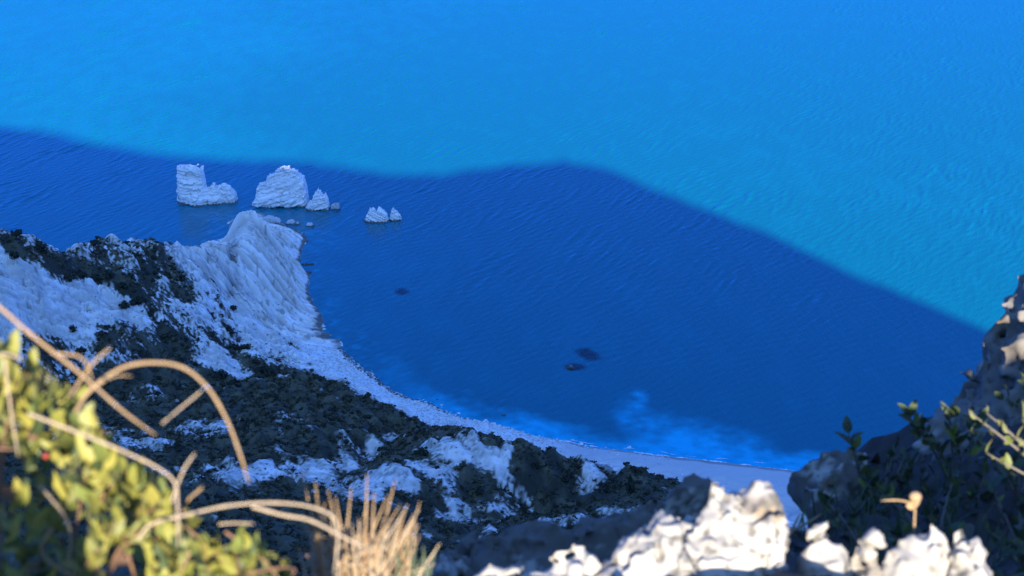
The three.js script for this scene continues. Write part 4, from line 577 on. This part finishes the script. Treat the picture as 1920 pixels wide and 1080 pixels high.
stem([[-0.36, -1.05, -1.79], [-0.318, -1.06, -1.785], [-0.281, -1.069, -1.786], [-0.237, -1.09, -1.779], [-0.2, -1.108, -1.773]], 0.0034, 0.003, 1, 'pale flat straw lying across the dry tuft');
stem([[-0.403, -1.063, -1.765], [-0.382, -1.064, -1.77], [-0.356, -1.067, -1.773]], 0.002, 0.002, 1, 'short level straw left of the dry tuft');
stem([[-0.655, -0.775, -1.66], [-0.632, -0.765, -1.675], [-0.61, -0.775, -1.68]], 0.0026, 0.0026, 1, 'short pale twig at the left edge above the leaves');
stem([[-0.56, -0.83, -1.69], [-0.53, -0.79, -1.7], [-0.508, -0.772, -1.71]], 0.0022, 0.0026, 0, 'short straw crossing the thick straw near the left');
{
  const r = rng(17), tuft = (label, cx, z, tips, seed) => {
    const o = at(cx, -1.52, z), g = group('dry_tuft', o, label, 'dry tuft', 'dry tufts at the bottom edge');
    for (const [x, y, zz, m, k] of tips) {
      const b = V((r() - 0.5) * 0.1, 0, (r() - 0.5) * 0.1), t = at(x, y, zz).sub(o), mid = b.clone().lerp(t, 0.55).add(V((r() - 0.5) * 0.03, 0.02, (r() - 0.5) * 0.02));
      const s = part('stem', tube([b, mid.add(V((r() - 0.5) * 0.03, 0, (r() - 0.5) * 0.02)), t], 0.0022, k * 0.6, 14, 5), strawM[m], g);
      if (r() < 0.35) part('side_shoot', tube([mid, mid.clone().lerp(t, 0.4).add(V((r() - 0.5) * 0.05, 0.01, 0)), mid.clone().lerp(t, 0.75).add(V((r() - 0.5) * 0.09, 0.0, 0.01))], 0.0016, 0.001, 6, 5), strawM[m], g);
    }
  };
  const tips = [[-0.319, -1.109, -1.989], [-0.3, -1.122, -1.985], [-0.281, -1.133, -1.982], [-0.269, -1.143, -1.978], [-0.246, -1.133, -1.987], [-0.222, -1.115, -1.999], [-0.211, -1.141, -1.986], [-0.191, -1.146, -1.985], [-0.179, -1.125, -1.998], [-0.141, -1.155, -1.984], [-0.163, -1.164, -1.977]].map((p) => [...p, 0, 0.0022]);
  for (let i = 0; i < 70; i++) tips.push([-0.33 + 0.2 * r(), -1.15 - 0.11 * r(), -1.93 - 0.06 * r(), r() < 0.45 ? 1 : r() < 0.7 ? 0 : 2, 0.0018]);
  tuft('tuft of dry brown stems at the bottom edge left of centre', -0.26, -1.95, tips, 1);
  const t2 = []; for (let i = 0; i < 16; i++) t2.push([-0.185 + 0.08 * r(), -1.2 - 0.06 * r(), -1.93 - 0.04 * r(), r() < 0.5 ? 3 : 1, 0.003]);
  tuft('sparse grey-green dry tuft right of the brown one', -0.15, -1.95, t2, 2);
}
{ // sprigs on the shaded slope at the right, and a sunlit one nearer
  const r = rng(23), sprig = (label, root, tips, n, size, tone) => {
    const o = at(...root), g = group('leafy_sprig', o, label, 'sprig', 'leafy sprigs on the right slope'), spots = [];
    for (const p of tips) { const t = at(...p), dir = t.clone().sub(o).normalize(); part('branch', tube([V(0, 0, 0), t.clone().sub(o).multiplyScalar(0.5).add(V(0.02 * (r() - 0.5), 0.02, 0)), t.clone().sub(o)], 0.006, 0.0025, 8, 5), bark, g); spots.push([t, dir, n, 0.12]); }
    leafy(g, o, spots, 300, r, tone, size);
  };
  const darkTone = (q) => (q() < 0.8 ? 3 : 1);
  sprig('dark leafy sprig against the sea with a bright leaf at its tip', [1.22, -2.62, -4.3], [[1.1, -2.25, -4.33], [1.12, -2.3, -4.3], [1.15, -2.38, -4.27], [1.2, -2.42, -4.3], [1.16, -2.47, -4.24]], 9, 1.7, darkTone);
  sprig('dark leafy sprig against the sea nearest the outcrop', [1.5, -2.52, -4.35], [[1.283, -2.182, -4.312], [1.32, -2.2, -4.29], [1.36, -2.26, -4.26], [1.41, -2.17, -4.28], [1.45, -2.25, -4.3], [1.5, -2.22, -4.3]], 10, 1.7, darkTone);
  sprig('dark low leafy sprig at the foot of the outcrop', [1.7, -2.75, -4.2], [[1.5, -2.4, -4.2], [1.6, -2.35, -4.15], [1.7, -2.3, -4.2], [1.78, -2.2, -4.3], [1.62, -2.48, -4.1]], 10, 1.6, darkTone);
  const BED = [['dark leaves low behind the notched white rock', 1.0, -3.5], ['dark leaves low behind the rightmost white rock', 1.2, -3.3], ['dark leaf cluster in the middle of the shaded slope', 1.25, -3.75], ['dark leaf cluster below the outcrop face', 1.55, -3.95], ['dark leaf cluster at the right edge under the sunlit sprig', 1.42, -3.5], ['dark leaf cluster between the sea sprigs', 1.3, -4.5]];
  for (const [label, x, z] of BED) { const y = ledge(x, z), tips = []; for (let i = 0; i < 6; i++) tips.push([x + (r() - 0.5) * 0.34, y + 0.08 + 0.14 * r(), z + (r() - 0.5) * 0.34]); sprig(label, [x, y - 0.03, z], tips, 9, 1.25, darkTone); }
  sprig('dark bushy sprig over the middle of the shaded slope', [1.42, -2.62, -4.0], [[1.28, -2.3, -4.0], [1.34, -2.24, -4.0], [1.4, -2.28, -3.95], [1.46, -2.2, -4.02], [1.38, -2.4, -3.9]], 10, 1.4, darkTone);
  sprig('dark sprig hugging the upper outcrop', [1.85, -2.35, -4.5], [[1.68, -2.25, -4.55], [1.72, -2.15, -4.5], [1.8, -2.1, -4.5], [1.76, -2.3, -4.45]], 10, 1.3, darkTone);
  sprig('sunlit pale green sprig entering from the right edge', [1.55, -2.05, -3.3], [[1.179, -1.725, -3.414], [1.217, -1.72, -3.403], [1.214, -1.811, -3.354], [1.253, -1.745, -3.374], [1.3, -1.72, -3.37], [1.29, -1.77, -3.36]], 6, 1.05, (q) => (q() < 0.6 ? 4 : 1));
}
{ // grass and litter on the shaded ground
  const r = rng(29), M = new THREE.Matrix4(), Q = new THREE.Quaternion(), E = new THREE.Euler();
  const blade = leafGeo(0.11, 0.0024, 0.3, 0.5), n = 260, im = shadowed(new THREE.InstancedMesh(blade, leafM(0.06, 0.085, 0.03), n));
  for (let i = 0; i < n; i++) { const x = lerp(0.75, 1.45, r()), z = -lerp(3.4, 4.6, r()), s = 0.6 + 0.9 * r(); im.setMatrixAt(i, M.compose(at(x, ledge(x, z) - 0.01, z), Q.setFromEuler(E.set((r() - 0.5) * 0.9, r() * 6.28, (r() - 0.5) * 0.9)), V(s, s, s))); }
  im.name = 'grass'; im.userData.kind = 'stuff'; tag(im, 'short green grass on the shaded slope', 'grass'); scene.add(im);
  const m = 900, li = shadowed(new THREE.InstancedMesh(leafGeo(0.05, 0.014, 0.5, 0.6), std({ color: 0xffffff }), m));
  for (let i = 0; i < m; i++) { const x = lerp(0.4, 2.4, r()), z = -lerp(2.9, 5, r()), s = 0.6 + 0.9 * r(), c = 0.02 + 0.05 * r(); li.setMatrixAt(i, M.compose(at(x, ledge(x, z) + 0.012, z), Q.setFromEuler(E.set(1.57 + (r() - 0.5), r() * 6.28, (r() - 0.5))), V(s, s, s))); li.setColorAt(i, lin(c * 1.2, c, c * 0.7)); }
  li.name = 'leaf_litter'; li.userData.kind = 'stuff'; tag(li, 'dead brown leaves littering the shaded slope', 'litter'); scene.add(li);
  const g = group('dried_flower', at(0.785, -1.525, -2.56), 'dry round seed head on a stalk above the white rocks', 'dried flower');
  part('seed_head', new THREE.IcosahedronGeometry(0.0125, 1).scale(1, 0.85, 0.9).translate(0.012, 0.046, 0), strawM[0], g); part('bract', leafGeo(0.035, 0.01, 0.4, 0.5).rotateZ(-1.4).translate(-0.005, 0.025, 0), strawM[0], g);
  part('stalk', tube([V(0.02, -0.16, 0.02), V(0.016, -0.05, 0.01), V(0.012, 0.05, 0)], 0.003, 0.002, 8, 5), strawM[0], g); part('side_stalk', tube([V(0.012, 0.03, 0), V(-0.02, 0.038, 0), V(-0.055, 0.037, 0)], 0.0022, 0.0016, 6, 5), strawM[0], g);
  const tw = group('forked_twig', at(0.76, -2.16, -3.54), 'small brown forked twig on the dark ground', 'twig');
  part('main_twig', tube([V(0, -0.1, 0), V(0.01, 0, 0), V(0.035, 0.06, -0.01)], 0.005, 0.003, 6, 5), strawM[0], tw); part('side_twig', tube([V(0.01, 0.005, 0), V(0.05, 0.03, 0), V(0.09, 0.06, 0)], 0.004, 0.003, 6, 5), strawM[0], tw);
}

for (const o of scene.children) if (!o.isLight) o.position.y -= EYE;   // the eye becomes the origin
sun.position.y -= EYE;

renderer.render(scene, camera);
